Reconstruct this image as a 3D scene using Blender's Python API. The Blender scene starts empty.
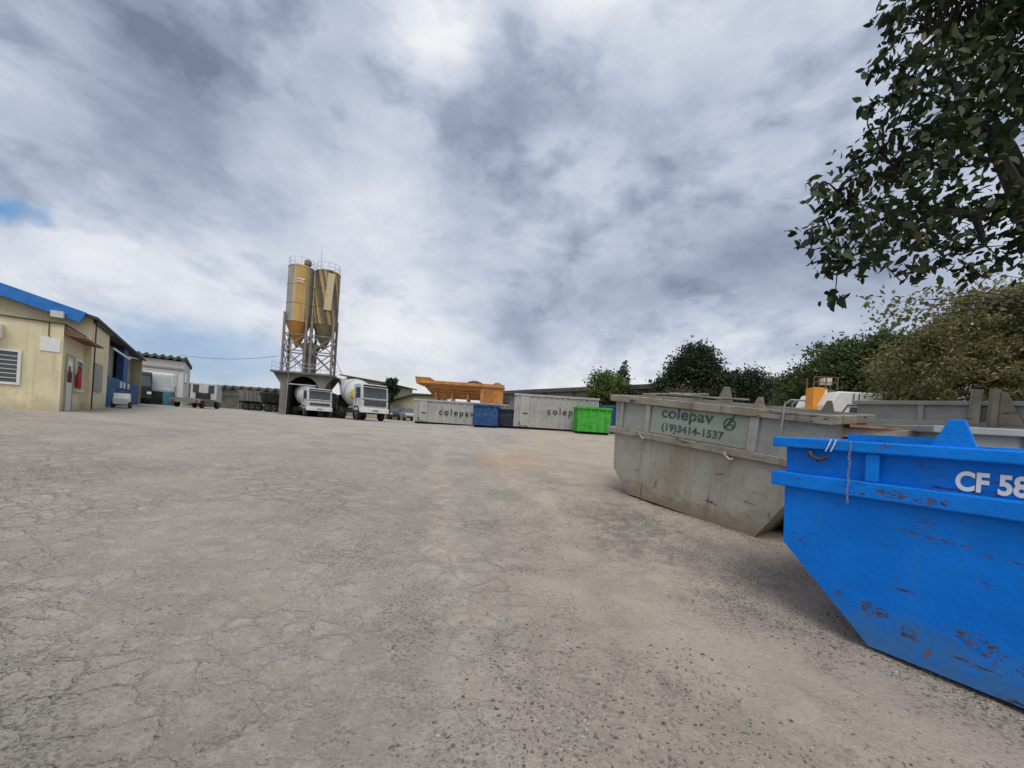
import bpy, math, random
import numpy as np
from mathutils import Vector, Matrix
random.seed(7); rng = np.random.default_rng(11)
R = math.radians
scene = bpy.context.scene
col = scene.collection

# ------------------------------------------------------------------ camera
FPX, EYE, HX, HY, ROLL = 387.0, 1.6, 512.0, 426.0, R(3.65)
cam_d = bpy.data.cameras.new("camera"); cam = bpy.data.objects.new("camera", cam_d); col.objects.link(cam)
cam_d.sensor_width = 36; cam_d.lens = FPX/1024*36
cam_d.shift_y = (HY-384)/1024
cam_d.clip_start = 0.05; cam_d.clip_end = 6000
cam.matrix_world = Matrix.Translation((0, 0, EYE)) @ Matrix.Rotation(R(90), 4, 'X') @ Matrix.Rotation(ROLL, 4, 'Z')
scene.camera = cam

# ------------------------------------------------------------------ light
SUN_EL, SUN_AZ = R(61), R(180)           # azimuth measured clockwise from +Y
sun_d = bpy.data.lights.new("sun", 'SUN'); sun = bpy.data.objects.new("sun", sun_d); col.objects.link(sun)
sun_d.energy = 1.6; sun_d.angle = R(32); sun_d.color = (1.0, .96, .9)
sv = Vector((math.sin(SUN_AZ)*math.cos(SUN_EL), math.cos(SUN_AZ)*math.cos(SUN_EL), math.sin(SUN_EL)))
sun.rotation_euler = sv.to_track_quat('Z', 'Y').to_euler()
scene.view_settings.view_transform = 'Standard'
scene.view_settings.look = 'None'
scene.view_settings.exposure = 0.0
scene.view_settings.gamma = 1.0
scene.view_settings.use_curve_mapping = False

def pdir(px, py):
    dx, dy = px-HX, py-HY; c, s = math.cos(ROLL), math.sin(ROLL)
    return Vector(((dx*c+dy*s)/FPX, 1.0, -(-dx*s+dy*c)/FPX))

# node helper --------------------------------------------------------
class NT:
    def __init__(self, tree): self.t = tree; self.n = tree.nodes; self.l = tree.links
    def node(self, kind, **kw):
        n = self.n.new(kind)
        for k, v in kw.items(): setattr(n, k, v)
        return n
    def put(self, sock, v):
        if isinstance(v, bpy.types.NodeSocket): self.l.new(v, sock)
        elif v is not None:
            if hasattr(sock.default_value, '__len__') and not hasattr(v, '__len__'): v = [v]*len(sock.default_value)
            if hasattr(v, '__len__') and len(v) == 3 and len(sock.default_value) == 4: v = (*v, 1)
            sock.default_value = v
    def math(self, op, a, b=None, c=None, clamp=False):
        n = self.node('ShaderNodeMath', operation=op); n.use_clamp = clamp
        self.put(n.inputs[0], a); self.put(n.inputs[1], b)
        if c is not None: self.put(n.inputs[2], c)
        return n.outputs[0]
    def vmath(self, op, a, b=None, scale=None):
        n = self.node('ShaderNodeVectorMath', operation=op)
        self.put(n.inputs[0], a); self.put(n.inputs[1], b)
        if scale is not None: self.put(n.inputs['Scale'], scale)
        return n.outputs['Value'] if op in ('DOT_PRODUCT', 'LENGTH', 'DISTANCE') else n.outputs[0]
    def noise(self, vec, scale, detail=4, rough=.55, dist=0.0, out='Fac', lac=2.0):
        n = self.node('ShaderNodeTexNoise')
        self.put(n.inputs['Vector'], vec); n.inputs['Scale'].default_value = scale
        n.inputs['Detail'].default_value = detail; n.inputs['Roughness'].default_value = rough
        n.inputs['Distortion'].default_value = dist; n.inputs['Lacunarity'].default_value = lac
        return n.outputs[out]
    def ramp(self, fac, stops, interp='LINEAR'):
        n = self.node('ShaderNodeValToRGB'); cr = n.color_ramp; cr.interpolation = interp
        while len(cr.elements) < len(stops): cr.elements.new(.5)
        for e, (p, c) in zip(cr.elements, stops):
            e.position = p; e.color = (c, c, c, 1) if not hasattr(c, '__len__') else (*c, 1)
        self.put(n.inputs[0], fac); return n.outputs[0]
    def rng(self, v, a, b, c=0., d=1., smooth=True):
        n = self.node('ShaderNodeMapRange'); n.interpolation_type = 'SMOOTHSTEP' if smooth else 'LINEAR'
        self.put(n.inputs[0], v)
        for i, x in enumerate((a, b, c, d)): n.inputs[i+1].default_value = x
        return n.outputs[0]
    def mix(self, fac, a, b, blend='MIX'):
        n = self.node('ShaderNodeMix', data_type='RGBA', blend_type=blend)
        self.put(n.inputs[0], fac); self.put(n.inputs[6], a); self.put(n.inputs[7], b)
        return n.outputs[2]
    def scale(self, vec, s):
        n = self.node('ShaderNodeMapping'); self.put(n.inputs[0], vec); n.inputs['Scale'].default_value = s
        return n.outputs[0]

# ------------------------------------------------------------------ sky
world = bpy.data.worlds.new("World"); scene.world = world; world.use_nodes = True
W = NT(world.node_tree)
for n in list(W.n): W.n.remove(n)
wout = W.node('ShaderNodeOutputWorld'); bg = W.node('ShaderNodeBackground')
W.l.new(bg.outputs[0], wout.inputs[0])
sky = W.node('ShaderNodeTexSky', sky_type='NISHITA', sun_disc=False)
sky.sun_elevation = SUN_EL; sky.sun_rotation = SUN_AZ
sky.air_density = 1.0; sky.dust_density = .6; sky.ozone_density = 2.0
tc = W.node('ShaderNodeTexCoord').outputs['Generated']
D = W.vmath('NORMALIZE', tc)
sep = W.node('ShaderNodeSeparateXYZ'); W.l.new(D, sep.inputs[0])
zc = W.math('MAXIMUM', sep.outputs[2], 0.0)
inv = W.math('DIVIDE', 1.0, W.math('ADD', zc, .42))
P = W.node('ShaderNodeCombineXYZ')
W.put(P.inputs[0], W.math('MULTIPLY', sep.outputs[0], inv)); W.put(P.inputs[1], W.math('MULTIPLY', sep.outputs[1], inv))
Pv = P.outputs[0]
warp = W.noise(W.vmath('MULTIPLY', D, (1, 1, 1.6)), 2.2, 4, .55, out='Color')
Dw = W.vmath('ADD', W.vmath('MULTIPLY', D, (1, 1, 1.75)), W.vmath('SCALE', W.vmath('SUBTRACT', warp, (.5, .5, .5)), scale=.16))
n3 = W.noise(W.vmath('ADD', Dw, (2, 7, 1)), 15, 8, .62)
n4 = W.noise(W.vmath('ADD', Dw, (3.1, 4.2, 9.7)), 2.1, 10, .56, dist=.1)
n5 = W.noise(W.vmath('ADD', Dw, (8.1, 1.2, 2.7)), 5.2, 9, .57, dist=.1)
def billow(n): return W.math('SUBTRACT', .5, W.math('MULTIPLY', W.math('ABSOLUTE', W.math('SUBTRACT', n, .5)), 2.6))
base = W.math('ADD', W.math('ADD', W.math('MULTIPLY', n4, .52), W.math('MULTIPLY', n5, .28)), W.math('ADD', W.math('MULTIPLY', billow(n5), .13), W.math('MULTIPLY', billow(n4), .07)))
dens = W.rng(base, .37, .585, -.52, .56, smooth=False)          # cloud brightness, signed
# large masses of the cloud deck: direction, angular size, brighter (+) or darker (-)
def mass(px, py, size, amp):
    d = pdir(px, py).normalized()
    q = W.vmath('DISTANCE', W.vmath('ADD', D, W.vmath('SCALE', W.vmath('SUBTRACT', warp, (.5, .5, .5)), scale=.30)), tuple(d))
    return W.rng(q, 0.0, size, amp, 0.0)
tot = W.math('MULTIPLY', dens, .85)
for m in ((120, 80, .34, -.48), (215, 135, .22, -.40), (40, 40, .25, -.25), (330, 20, .26, -.40), (560, 70, .30, -.14), (470, 175, .20, -.28),
          (640, 215, .36, -.16), (690, 300, .36, -.46), (570, 320, .26, -.36), (850, 290, .30, -.45), (480, 270, .26, -.22), (790, 120, .4, -.12),
          (440, 45, .20, .40), (600, 5, .24, .55), (690, 160, .16, .14), (20, 110, .2, .20), (150, 300, .35, .16),
          (390, 210, .2, .12), (60, 300, .30, .10), (420, 310, .24, .24), (250, 210, .26, .10), (620, 378, .22, .42), (770, 358, .24, .50), (560, 378, .2, .35), (700, 372, .2, .3), (440, 350, .22, .2), (590, 5, .12, .35), (440, 40, .12, .25)):
    tot = W.math('ADD', tot, mass(*m))
tot = W.math('ADD', tot, W.math('MULTIPLY', W.math('SUBTRACT', n3, .5), .42))
ccol = W.ramp(W.rng(tot, -.95, .78, smooth=False),
              [(0, (.180, .222, .320)), (.28, (.315, .368, .492)), (.48, (.465, .525, .650)), (.62, (.585, .64, .745)), (.78, (.74, .77, .835)), (1, (.95, .96, .965))])
# pale, slightly cream air low over the horizon
low = W.math('MULTIPLY', W.rng(W.math('ADD', sep.outputs[2], W.math('MULTIPLY', W.math('SUBTRACT', n5, .5), .22)), .02, .15, 1, 0), W.rng(sep.outputs[0], -.75, -.2, .55, 1))
ccol = W.mix(W.math('MULTIPLY', low, .75), ccol, (.86, .85, .77))
# unseen cloud deck high behind the camera, brightened around the sun for added light
sq = W.vmath('DISTANCE', D, tuple(sv))
glow = W.rng(sq, 0, .95, 1.0, 0)
ccol = W.mix(glow, ccol, (1.9, 1.88, 1.82))
# openings in the deck
def gap(px, py, size):
    d = pdir(px, py).normalized()
    dd = W.vmath('SUBTRACT', D, tuple(d)); dd = W.vmath('MULTIPLY', dd, (1, 1, 2.6))
    wv = W.vmath('SCALE', W.vmath('SUBTRACT', W.noise(D, 7, 5, .6, out='Color'), (.5, .5, .5)), scale=.22)
    return W.rng(W.vmath('LENGTH', W.vmath('ADD', dd, wv)), size*.35, size, 1, 0)
gm = W.math('MAXIMUM', gap(-14, 200, .075), W.math('MULTIPLY', gap(205, 357, .24), .55))
skyc = W.vmath('SCALE', sky.outputs[0], scale=.085)
fin = W.mix(gm, ccol, W.mix(.55, skyc, (.17, .43, .80)))
W.put(bg.inputs[0], fin); bg.inputs[1].default_value = 1.0

# ------------------------------------------------------------------ terrain function
CP = [(0,0,0),(-3,0,0),(3,0,0),(0,-10,-.05),(-14,-10,.1),(14,-10,.1),(-40,-10,.5),(40,-10,.5),
      (2.95,3.08,0),(4.45,3.95,.09),(5,1,.02),(2.4,7.8,.36),(3.8,8.8,.46),(3.75,5.88,.14),(5.1,6.9,.25),
      (-14,12,1.17),(-17,15,1.24),(-20,10,1.2),(-20,20,1.36),(-27,28,1.48),(1,27,1.46),(-11,31,1.30),(8,25,1.42),(-18,34,1.36),
      (-30,36,1.5),(-25,46,1.52),(10,12,.75),(16,14,.95),(20,20,1.2),(0,16,.85),(-6,14,.85),(0,8,.36),(-6,6,.38),(-12,5,.6),
      (0,50,1.5),(20,40,1.5),(-45,40,1.55),(45,40,1.5),(-45,75,1.55),(0,75,1.5),(45,75,1.5),(-45,10,1.3),(45,10,1.0)]
cx = np.array(CP, float)
def _U(r2): return np.where(r2 < 1e-9, 0, .5*r2*np.log(np.maximum(r2, 1e-12)))
_n = len(cx); A = np.zeros((_n+3, _n+3))
d2 = ((cx[:, None, :2]-cx[None, :, :2])**2).sum(-1)
A[:_n, :_n] = _U(d2) + np.eye(_n)*2.0
A[:_n, _n] = 1; A[:_n, _n+1:] = cx[:, :2]; A[_n, :_n] = 1; A[_n+1:, :_n] = cx[:, :2].T
_w = np.linalg.solve(A, np.concatenate([cx[:, 2], [0, 0, 0]]))
def zt_arr(X, Y):
    X = np.clip(X, -45, 45); Y = np.clip(Y, -10, 75)
    out = np.zeros(X.shape)
    for i in range(_n): out += _w[i]*_U((X-cx[i, 0])**2+(Y-cx[i, 1])**2)
    return out + _w[_n] + _w[_n+1]*X + _w[_n+2]*Y
def zt(x, y): return float(zt_arr(np.array([x], float), np.array([y], float))[0])
CR, SR = math.cos(ROLL), math.sin(ROLL)
def base_at(px, Y):                    # point of the ground at depth Y seen at column px
    z = 1.0; X = 0
    for _ in range(6):
        v = (EYE-z)*FPX/Y; u = ((px-HX)+v*SR)/CR; X = u/FPX*Y; z = zt(X, Y)
    return Vector((X, Y, z))
def at(px, py, Y):
    d = pdir(px, py); return Vector((d.x*Y, Y, EYE+d.z*Y))

# ------------------------------------------------------------------ materials
def M_new(name):
    m = bpy.data.materials.new(name); m.use_nodes = True
    t = NT(m.node_tree); b = t.n['Principled BSDF']
    return m, t, b
def paint(name, c, rough=.55, var=.12, scale=3.0, rust=0.0, rustscale=2.5, metal=0.0, bump=.02, dirt=.25, dirtc=(.20,.17,.14), streak=.0, spec=.4):
    m, t, b = M_new(name)
    o = t.node('ShaderNodeTexCoord').outputs['Object']
    n = t.noise(o, scale, 6, .6); n2 = t.noise(o, scale*7, 5, .6)
    lo = tuple(x*(1-var*1.6) for x in c); hi = tuple(min(1, x*(1+var)) for x in c)
    cc = t.mix(t.rng(n, .3, .7), lo, hi)
    if dirt: cc = t.mix(t.math('MULTIPLY', t.rng(t.math('ADD', t.math('MULTIPLY', n, .7), t.math('MULTIPLY', n2, .3)), .48, .7), dirt), cc, dirtc)
    if streak:
        st = t.noise(t.scale(o, (9, 9, .5)), 1.0, 5, .6)
        cc = t.mix(t.math('MULTIPLY', t.rng(st, .5, .72), streak), cc, dirtc)
    if rust:
        rn = t.noise(o, rustscale, 8, .68)
        cc = t.mix(t.rng(rn, .66-rust*.2, .70-rust*.2), cc, t.mix(n2, (.10, .045, .022), (.25, .11, .05)))
    t.put(b.inputs['Base Color'], cc)
    t.put(b.inputs['Roughness'], t.rng(n2, .2, .8, max(.05, rough-.12), min(1, rough+.12)))
    b.inputs['Metallic'].default_value = metal
    b.inputs['Specular IOR Level'].default_value = spec
    if bump:
        bp = t.node('ShaderNodeBump'); bp.inputs['Strength'].default_value = .5; bp.inputs['Distance'].default_value = bump
        t.put(bp.inputs['Height'], n2); t.put(b.inputs['Normal'], bp.outputs[0])
    return m
def flat(name, c, rough=.5, metal=0, spec=.5):
    return paint(name, c, rough, var=.08, dirt=.08, bump=.002, metal=metal, spec=spec)

def skip_paint(name, c, scratch, rust_low, dusty, dustc=(.30,.25,.19), var=.10, mud=None, black=0.0, spec=.3, marks=()):
    mud = dusty*1.6 if mud is None else mud
    """Old skip enamel: scrapes running along the side, chipped rust low on the plate, dried mud."""
    m, t, b = M_new(name)
    o = t.node('ShaderNodeTexCoord').outputs['Object']
    s = t.node('ShaderNodeSeparateXYZ'); t.l.new(o, s.inputs[0])
    n = t.noise(o, 1.6, 6, .6); nf = t.noise(o, 22, 5, .65); nm = t.noise(o, 6, 6, .65)
    cc = t.mix(t.rng(n, .3, .7), tuple(x*(1-var*1.5) for x in c), tuple(x*(1+var) for x in c))
    cc = t.mix(t.math('MULTIPLY', t.rng(nm, .45, .75), .25), cc, tuple(x*.62 for x in c))
    # vertical run-off stains
    st = t.noise(t.scale(o, (7, 7, .45)), 1.0, 5, .62)
    cc = t.mix(t.math('MULTIPLY', t.rng(st, .50, .74), dusty), cc, dustc)
    if black:
        bk = t.noise(t.scale(o, (4, 4, 1.1)), 1.3, 7, .66, dist=.5)
        cc = t.mix(t.math('MULTIPLY', t.rng(bk, .60, .70), black), cc, (.045, .042, .04))
        br_ = t.noise(t.scale(o, (1.6, 1.6, .35)), 1.0, 5, .6)
        cc = t.mix(t.math('MULTIPLY', t.rng(br_, .48, .68), .5), cc, (.215, .165, .105))
    # dried mud on lower plate
    zz = t.math('ADD', s.outputs[2], t.math('MULTIPLY', t.math('SUBTRACT', nm, .5), .9))
    cc = t.mix(t.math('MULTIPLY', t.rng(zz, .02, .42, 1, 0), mud, clamp=True), cc, dustc)
    # scrapes along the side
    sc = t.noise(t.scale(o, (1.5, 1.5, 10)), 1.7, 8, .68, dist=.5)
    patch = t.rng(t.noise(o, 1.9, 4, .55), .50, .60)
    sm = t.math('MULTIPLY', t.rng(sc, .70-scratch*.1, .735-scratch*.1), patch)
    cc = t.mix(sm, cc, t.mix(t.rng(nf, .45, .7), (.05, .036, .03), (.20, .13, .09)))
    # chipped rust
    rz = t.rng(s.outputs[2], .15, .75, 1, 0)
    rn = t.math('ADD', t.math('MULTIPLY', t.noise(t.scale(o, (1, 1, .5)), 5.0, 10, .78), .72), t.math('MULTIPLY', t.noise(t.scale(o, (1, 1, .35)), 26, 5, .7), .28))
    thr = t.math('SUBTRACT', .73, t.math('MULTIPLY', rz, rust_low))
    rm = t.rng(t.math('SUBTRACT', rn, thr), 0, .03)
    cc = t.mix(t.math('MULTIPLY', rm, .9), cc, t.mix(nf, (.07, .035, .02), (.30, .15, .08)))
    mk = None
    for (mx_, mz_, rx_, rz_, sl_) in marks:         # single scrapes and worn spots: place, half size, slope
        qx = t.math('DIVIDE', t.math('SUBTRACT', s.outputs[0], mx_), rx_)
        qz = t.math('DIVIDE', t.math('SUBTRACT', s.outputs[2], t.math('ADD', mz_, t.math('MULTIPLY', t.math('SUBTRACT', s.outputs[0], mx_), sl_))), rz_)
        dd = t.math('ADD', t.math('MULTIPLY', qx, qx), t.math('MULTIPLY', qz, qz))
        v_ = t.rng(dd, .25, 1.0, 1, 0); mk = v_ if mk is None else t.math('MAXIMUM', mk, v_)
    if mk is not None:
        fr = t.math('ADD', t.math('MULTIPLY', t.noise(t.scale(o, (11, 11, 17)), 2.6, 10, .78, dist=.5), .7), t.math('MULTIPLY', nf, .3))
        mm = t.rng(t.math('SUBTRACT', t.math('ADD', fr, t.math('MULTIPLY', mk, .212)), .715), -.005, .02)
        mm = t.math('MULTIPLY', mm, t.rng(mk, 0, .2))
        cc = t.mix(t.math('MULTIPLY', mm, .92), cc, t.mix(t.rng(nf, .42, .62), (.03, .021, .018), (.115, .066, .042)))
    t.put(b.inputs['Base Color'], cc)
    t.put(b.inputs['Roughness'], t.rng(t.math('MAXIMUM', sm, rm), 0, 1, .55, .9))
    b.inputs['Specular IOR Level'].default_value = spec
    h = t.math('SUBTRACT', t.math('MULTIPLY', n, 1.2), t.math('MULTIPLY', t.math('MAXIMUM', sm, rm), .12))
    bp = t.node('ShaderNodeBump'); bp.inputs['Strength'].default_value = .6; bp.inputs['Distance'].default_value = .05
    t.put(bp.inputs['Height'], h); t.put(b.inputs['Normal'], bp.outputs[0])
    return m

def leafmat(name, stops, rough=.5, trans=.25):
    m, t, b = M_new(name)
    g = t.node('ShaderNodeNewGeometry')
    c = t.ramp(g.outputs['Random Per Island'], stops)
    o = t.node('ShaderNodeTexCoord').outputs['Object']
    c2 = t.mix(t.math('MULTIPLY', t.rng(t.noise(o, .9, 3), .42, .62), .55), c, t.mix(.5, c, stops[-2][1]))
    t.put(b.inputs['Base Color'], c2); b.inputs['Roughness'].default_value = rough
    b.inputs['Specular IOR Level'].default_value = .3
    tr = t.node('ShaderNodeBsdfTranslucent'); t.put(tr.inputs[0], c2)
    mx = t.node('ShaderNodeMixShader'); mx.inputs[0].default_value = trans
    t.l.new(b.outputs[0], mx.inputs[1]); t.l.new(tr.outputs[0], mx.inputs[2])
    t.l.new(mx.outputs[0], t.n['Material Output'].inputs[0])
    return m

M = {}
M['blue_skip'] = skip_paint('blue_skip_paint', (.001, .165, .66), 1.25, .13, .12, (.07, .16, .24), mud=.6, spec=.16, marks=((.03, .84, .085, .022, -.18), (.30, .955, .30, .022, -.09), (.62, .90, .16, .02, -.06), (.95, .82, .3, .03, .05), (-.20, .33, .05, .06, 0), (.02, .30, .14, .09, 0), (.20, .21, .12, .07, -.2), (.56, .30, .18, .10, -.25), (.85, .24, .22, .09, 0), (-.52, .88, .10, .008, -.08), (-.45, 1.10, .02, .02, 0), (1.4, .5, .4, .1, .1)))
M['blue_rail'] = skip_paint('blue_rail_paint', (.002, .185, .70), 1.15, .08, .16, (.08, .14, .22), var=.14, spec=.16, marks=((-.54, 1.245, .10, .018, 0), (.08, 1.235, .14, .05, 0), (.30, 1.215, .16, .05, 0), (-.12, 1.20, .12, .02, 0), (.06, 1.60, .10, .02, 0), (1.1, 1.24, .25, .05, 0)))
M['grey_skip'] = skip_paint('grey_skip_paint', (.33, .32, .275), 1.0, .10, .48, (.20, .15, .095), black=.8)
M['grey_upper'] = skip_paint('grey_upper_paint', (.30, .305, .285), .35, .03, .35, (.22, .19, .15))
M['grey_rail'] = skip_paint('grey_rail_paint', (.27, .245, .20), 1.5, .12, .85, (.13, .085, .055), var=.2, black=.5)
M['green_panel'] = skip_paint('green_panel_paint', (.285, .315, .285), .35, .02, .32, (.26, .24, .15))
M['pale_skip'] = skip_paint('pale_skip_paint', (.33, .36, .36), .5, .05, .3)
M['rusty'] = paint('rusty_steel', (.18, .10, .065), .9, .3, 4, rust=.6, bump=.01)
M['rubber'] = paint('dark_rubber', (.02, .02, .02), .8, .2, dirt=.3, bump=.004)
M['black'] = paint('black_paint', (.018, .019, .022), .55, .2, dirt=.3)
M['steel'] = paint('grey_steel', (.28, .28, .28), .5, .15, metal=.4, dirt=.3)
M['galv'] = paint('galvanised', (.36, .37, .38), .45, .12, metal=.5, dirt=.25)
M['white'] = paint('white_paint', (.72, .72, .70), .45, .08, dirt=.3, bump=.004)
M['white_letter'] = paint('white_lettering', (.78, .80, .80), .6, .05, dirt=.12, bump=0)
M['green_letter'] = paint('green_lettering', (.055, .095, .070), .8, .25, 9, dirt=.30, dirtc=(.25, .28, .24), bump=0)
M['black_letter'] = paint('black_lettering', (.03, .03, .035), .7, .2, dirt=.2, bump=0)
M['grey_cont'] = paint('grey_container', (.36, .36, .345), .6, .14, 1.2, rust=.1, dirt=.4, streak=.45, bump=.01)
M['navy'] = paint('navy_paint', (.012, .018, .035), .6, .2, dirt=.2)
M['blue_cont'] = paint('blue_container', (.009, .062, .19), .6, .2, dirt=.35, rust=.12)
M['green_cont'] = paint('green_container', (.035, .36, .025), .6, .18, dirt=.4, rust=.16, streak=.4)
M['orange'] = paint('orange_paint', (.52, .225, .055), .6, .18, 1.5, rust=.15, dirt=.3, streak=.3)
M['orange_dark'] = paint('orange_frame', (.42, .16, .04), .6, .2, rust=.25)
M['orange_bright'] = paint('orange_bright', (.78, .30, .03), .6, .08, dirt=.2)
def render_wall(name, c, splash):
    m = paint(name, c, .9, .09, 1.3, dirt=.42, dirtc=(.33, .28, .17), streak=.32, bump=.006, spec=.2)
    t = NT(m.node_tree); b = t.n['Principled BSDF']; old = b.inputs['Base Color'].links[0].from_socket
    o = t.node('ShaderNodeTexCoord').outputs['Object']; s = t.node('ShaderNodeSeparateXYZ'); t.l.new(o, s.inputs[0])
    nn = t.noise(t.scale(o, (1, 1, .6)), 3.5, 7, .68); n2 = t.noise(o, 1.1, 6, .65)
    f = t.rng(t.math('ADD', s.outputs[2], t.math('MULTIPLY', t.math('SUBTRACT', nn, .5), -1.3)), .0, .55, 1, 0)
    cc = t.mix(t.math('MULTIPLY', f, .55), old, splash)
    cc = t.mix(t.math('MULTIPLY', t.rng(n2, .56, .66), .35), cc, tuple(min(1, x*1.16) for x in c))   # repainted patches
    t.put(b.inputs['Base Color'], cc); return m
M['cream'] = render_wall('cream_render', (.69, .62, .405), (.38, .31, .22))
M['cream_dim'] = paint('aged_cream_render', (.40, .37, .22), .9, .1, 1.3, dirt=.35, streak=.3, bump=.006, spec=.2)
M['fascia'] = paint('blue_fascia', (.015, .17, .52), .5, .1, dirt=.12)
M['cobalt'] = paint('cobalt_wall_paint', (.008, .065, .22), .7, .14, dirt=.25)
M['brown'] = paint('brown_awning', (.18, .09, .055), .8, .2, dirt=.3)
M['dark_roof'] = paint('fibre_cement_roof', (.10, .098, .09), .95, .2, 2, dirt=.4, dirtc=(.06, .058, .05), bump=.01, spec=.2)
M['soffit'] = paint('soffit_timber', (.07, .06, .055), .9, .2)
M['conc'] = paint('concrete', (.20, .18, .155), .95, .16, 1.3, dirt=.4, dirtc=(.13, .12, .10), streak=.5, bump=.012, spec=.2)
M['conc_dark'] = paint('stained_concrete_block', (.17, .165, .15), .95, .2, 1.0, dirt=.5, dirtc=(.07, .07, .06), streak=.4, bump=.01, spec=.2)
M['whitewall'] = paint('white_render', (.62, .62, .59), .9, .06, 1, dirt=.25, streak=.3, spec=.2)
M['greywall'] = paint('grey_render', (.31, .31, .28), .9, .1, 1, dirt=.35, streak=.3, spec=.2)
M['shutter'] = paint('shutter_steel', (.52, .53, .52), .5, .08, dirt=.2, streak=.25)
M['mixer'] = paint('mixer_white', (.54, .57, .58), .5, .12, 1.5, dirt=.5, streak=.35)
M['yellow'] = paint('yellow_paint', (.55, .38, .03), .6, .2, dirt=.3)
M['red'] = flat('red_paint', (.42, .02, .018), .4)
M['barrel'] = paint('teal_blue_plastic', (.03, .13, .20), .5, .1)
M['dim_truck'] = paint('dusty_grey_truck', (.22, .215, .20), .7, .2, dirt=.4)
M['board'] = paint('weathered_board', (.30, .17, .09), .85, .25, 5, dirt=.3)
M['rim'] = paint('dusty_rim', (.13, .125, .12), .7, .2, dirt=.4)
M['pale_glass'] = paint('sky_lit_glass', (.40, .43, .45), .2, .05, dirt=.2, bump=0)  # sky reflection put into the pale base colour
M['headlight'] = flat('headlight_glass', (.7, .72, .72), .15)
m, t, b = M_new('window_glass'); b.inputs['Base Color'].default_value = (.06, .075, .08, 1); b.inputs['Roughness'].default_value = .08
b.inputs['Specular IOR Level'].default_value = .6; M['glass'] = m
M['bark'] = paint('bark', (.025, .021, .018), .95, .3, 8, dirt=.0, bump=.03)
M['leaf_near'] = leafmat('near_leaves', [(0, (.008, .014, .007)), (.6, (.017, .031, .011)), (.92, (.042, .066, .02)), (.985, (.07, .10, .028)), (1, (.15, .06, .025))], .6, .2)
M['leaf_dark'] = leafmat('dark_leaves', [(0, (.018, .030, .016)), (.7, (.038, .058, .028)), (1, (.07, .085, .04))])
M['leaf_green'] = leafmat('mid_green_leaves', [(0, (.032, .056, .018)), (.6, (.075, .115, .034)), (1, (.15, .18, .055))], .55, .35)
M['leaf_lime'] = leafmat('light_green_leaves', [(0, (.045, .075, .016)), (.6, (.10, .15, .03)), (1, (.18, .22, .06))])
M['leaf_dry'] = leafmat('dry_leaves', [(0, (.085, .09, .034)), (.5, (.17, .17, .065)), (.8, (.25, .22, .095)), (1, (.36, .31, .19))], .6, .4)
M['leaf_grey'] = leafmat('grey_brush', [(0, (.07, .065, .045)), (.6, (.13, .12, .085)), (1, (.2, .18, .13))])

# silo paint: coloured sheets round the shell, angle measured from the side facing the yard (-Y)
def silo_paint(name, kind):
    m, t, b = M_new(name)
    o = t.node('ShaderNodeTexCoord').outputs['Object']
    s = t.node('ShaderNodeSeparateXYZ'); t.l.new(o, s.inputs[0])
    ang = t.math('ARCTAN2', s.outputs[0], t.math('MULTIPLY', s.outputs[1], -1))
    if kind == 'panels':
        f = t.math('ADD', t.math('DIVIDE', ang, 2*math.pi), .5)
        c = t.ramp(f, [(0, (.30, .29, .26)), (.415, (.42, .40, .33)), (.43, (.50, .31, .085)), (.545, (.48, .40, .22)), (.56, (.47, .29, .085)), (.60, (.30, .28, .23)), (.62, (.24, .22, .18))], 'CONSTANT')
    else:
        f = t.math('FRACT', t.math('ADD', t.math('MULTIPLY', ang, .80), t.math('ADD', t.math('MULTIPLY', s.outputs[2], .19), 3.05)))
        c = t.ramp(f, [(0, (.07, .062, .034)), (.26, (.40, .25, .08)), (.46, (.08, .07, .04)), (.62, (.38, .24, .08)), (.8, (.11, .095, .05))], 'CONSTANT')
    n = t.noise(o, 1.2, 6, .6); st = t.noise(t.scale(o, (6, 6, .3)), 1, 5, .6)
    c = t.mix(t.math('MULTIPLY', t.rng(st, .45, .72), .5), c, (.20, .16, .10))
    c = t.mix(t.math('MULTIPLY', t.rng(n, .45, .7), .25), c, (.13, .11, .08))
    t.put(b.inputs['Base Color'], c); b.inputs['Roughness'].default_value = .65
    return m
M['silo_a'] = silo_paint('silo_orange_panels', 'panels')
M['silo_b'] = silo_paint('silo_striped', 'stripes')
M['silo_beige'] = paint('silo_beige_panel', (.52, .45, .27), .6, .1, dirt=.25, streak=.3)
M['cone_orange'] = paint('cone_orange', (.50, .24, .05), .6, .15, dirt=.35, streak=.3)
M['cone_olive'] = paint('cone_olive', (.19, .17, .085), .65, .15, dirt=.35)
M['pink_steel'] = paint('faded_red_oxide_steel', (.23, .195, .18), .8, .2, dirt=.4)

# ground: cracked old asphalt under dust on the left, bare dirt and rubble fines on the right
m, t, b = M_new('yard_ground')
o = t.node('ShaderNodeTexCoord').outputs['Object']
s = t.node('ShaderNodeSeparateXYZ'); t.l.new(o, s.inputs[0])
nbig = t.noise(o, .16, 5, .55); nmid = t.noise(o, .75, 7, .62); nsm = t.noise(o, 5, 8, .68); nfine = t.noise(o, 38, 6, .7); nvf = t.noise(o, 130, 3, .6)
side = t.math('ADD', t.math('SUBTRACT', s.outputs[0], t.math('MULTIPLY', s.outputs[1], .02)), t.math('MULTIPLY', t.math('SUBTRACT', nmid, .5), 3.2))
dirtm = t.rng(side, -.7, 1.3)
asph = t.mix(t.rng(nmid, .3, .7), (.268, .235, .200), (.352, .312, .268))
asph = t.mix(t.math('MULTIPLY', t.rng(nsm, .42, .68), .45), asph, (.46, .425, .385))
dirt = t.mix(t.rng(nmid, .32, .68), (.325, .272, .224), (.415, .350, .288))
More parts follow.
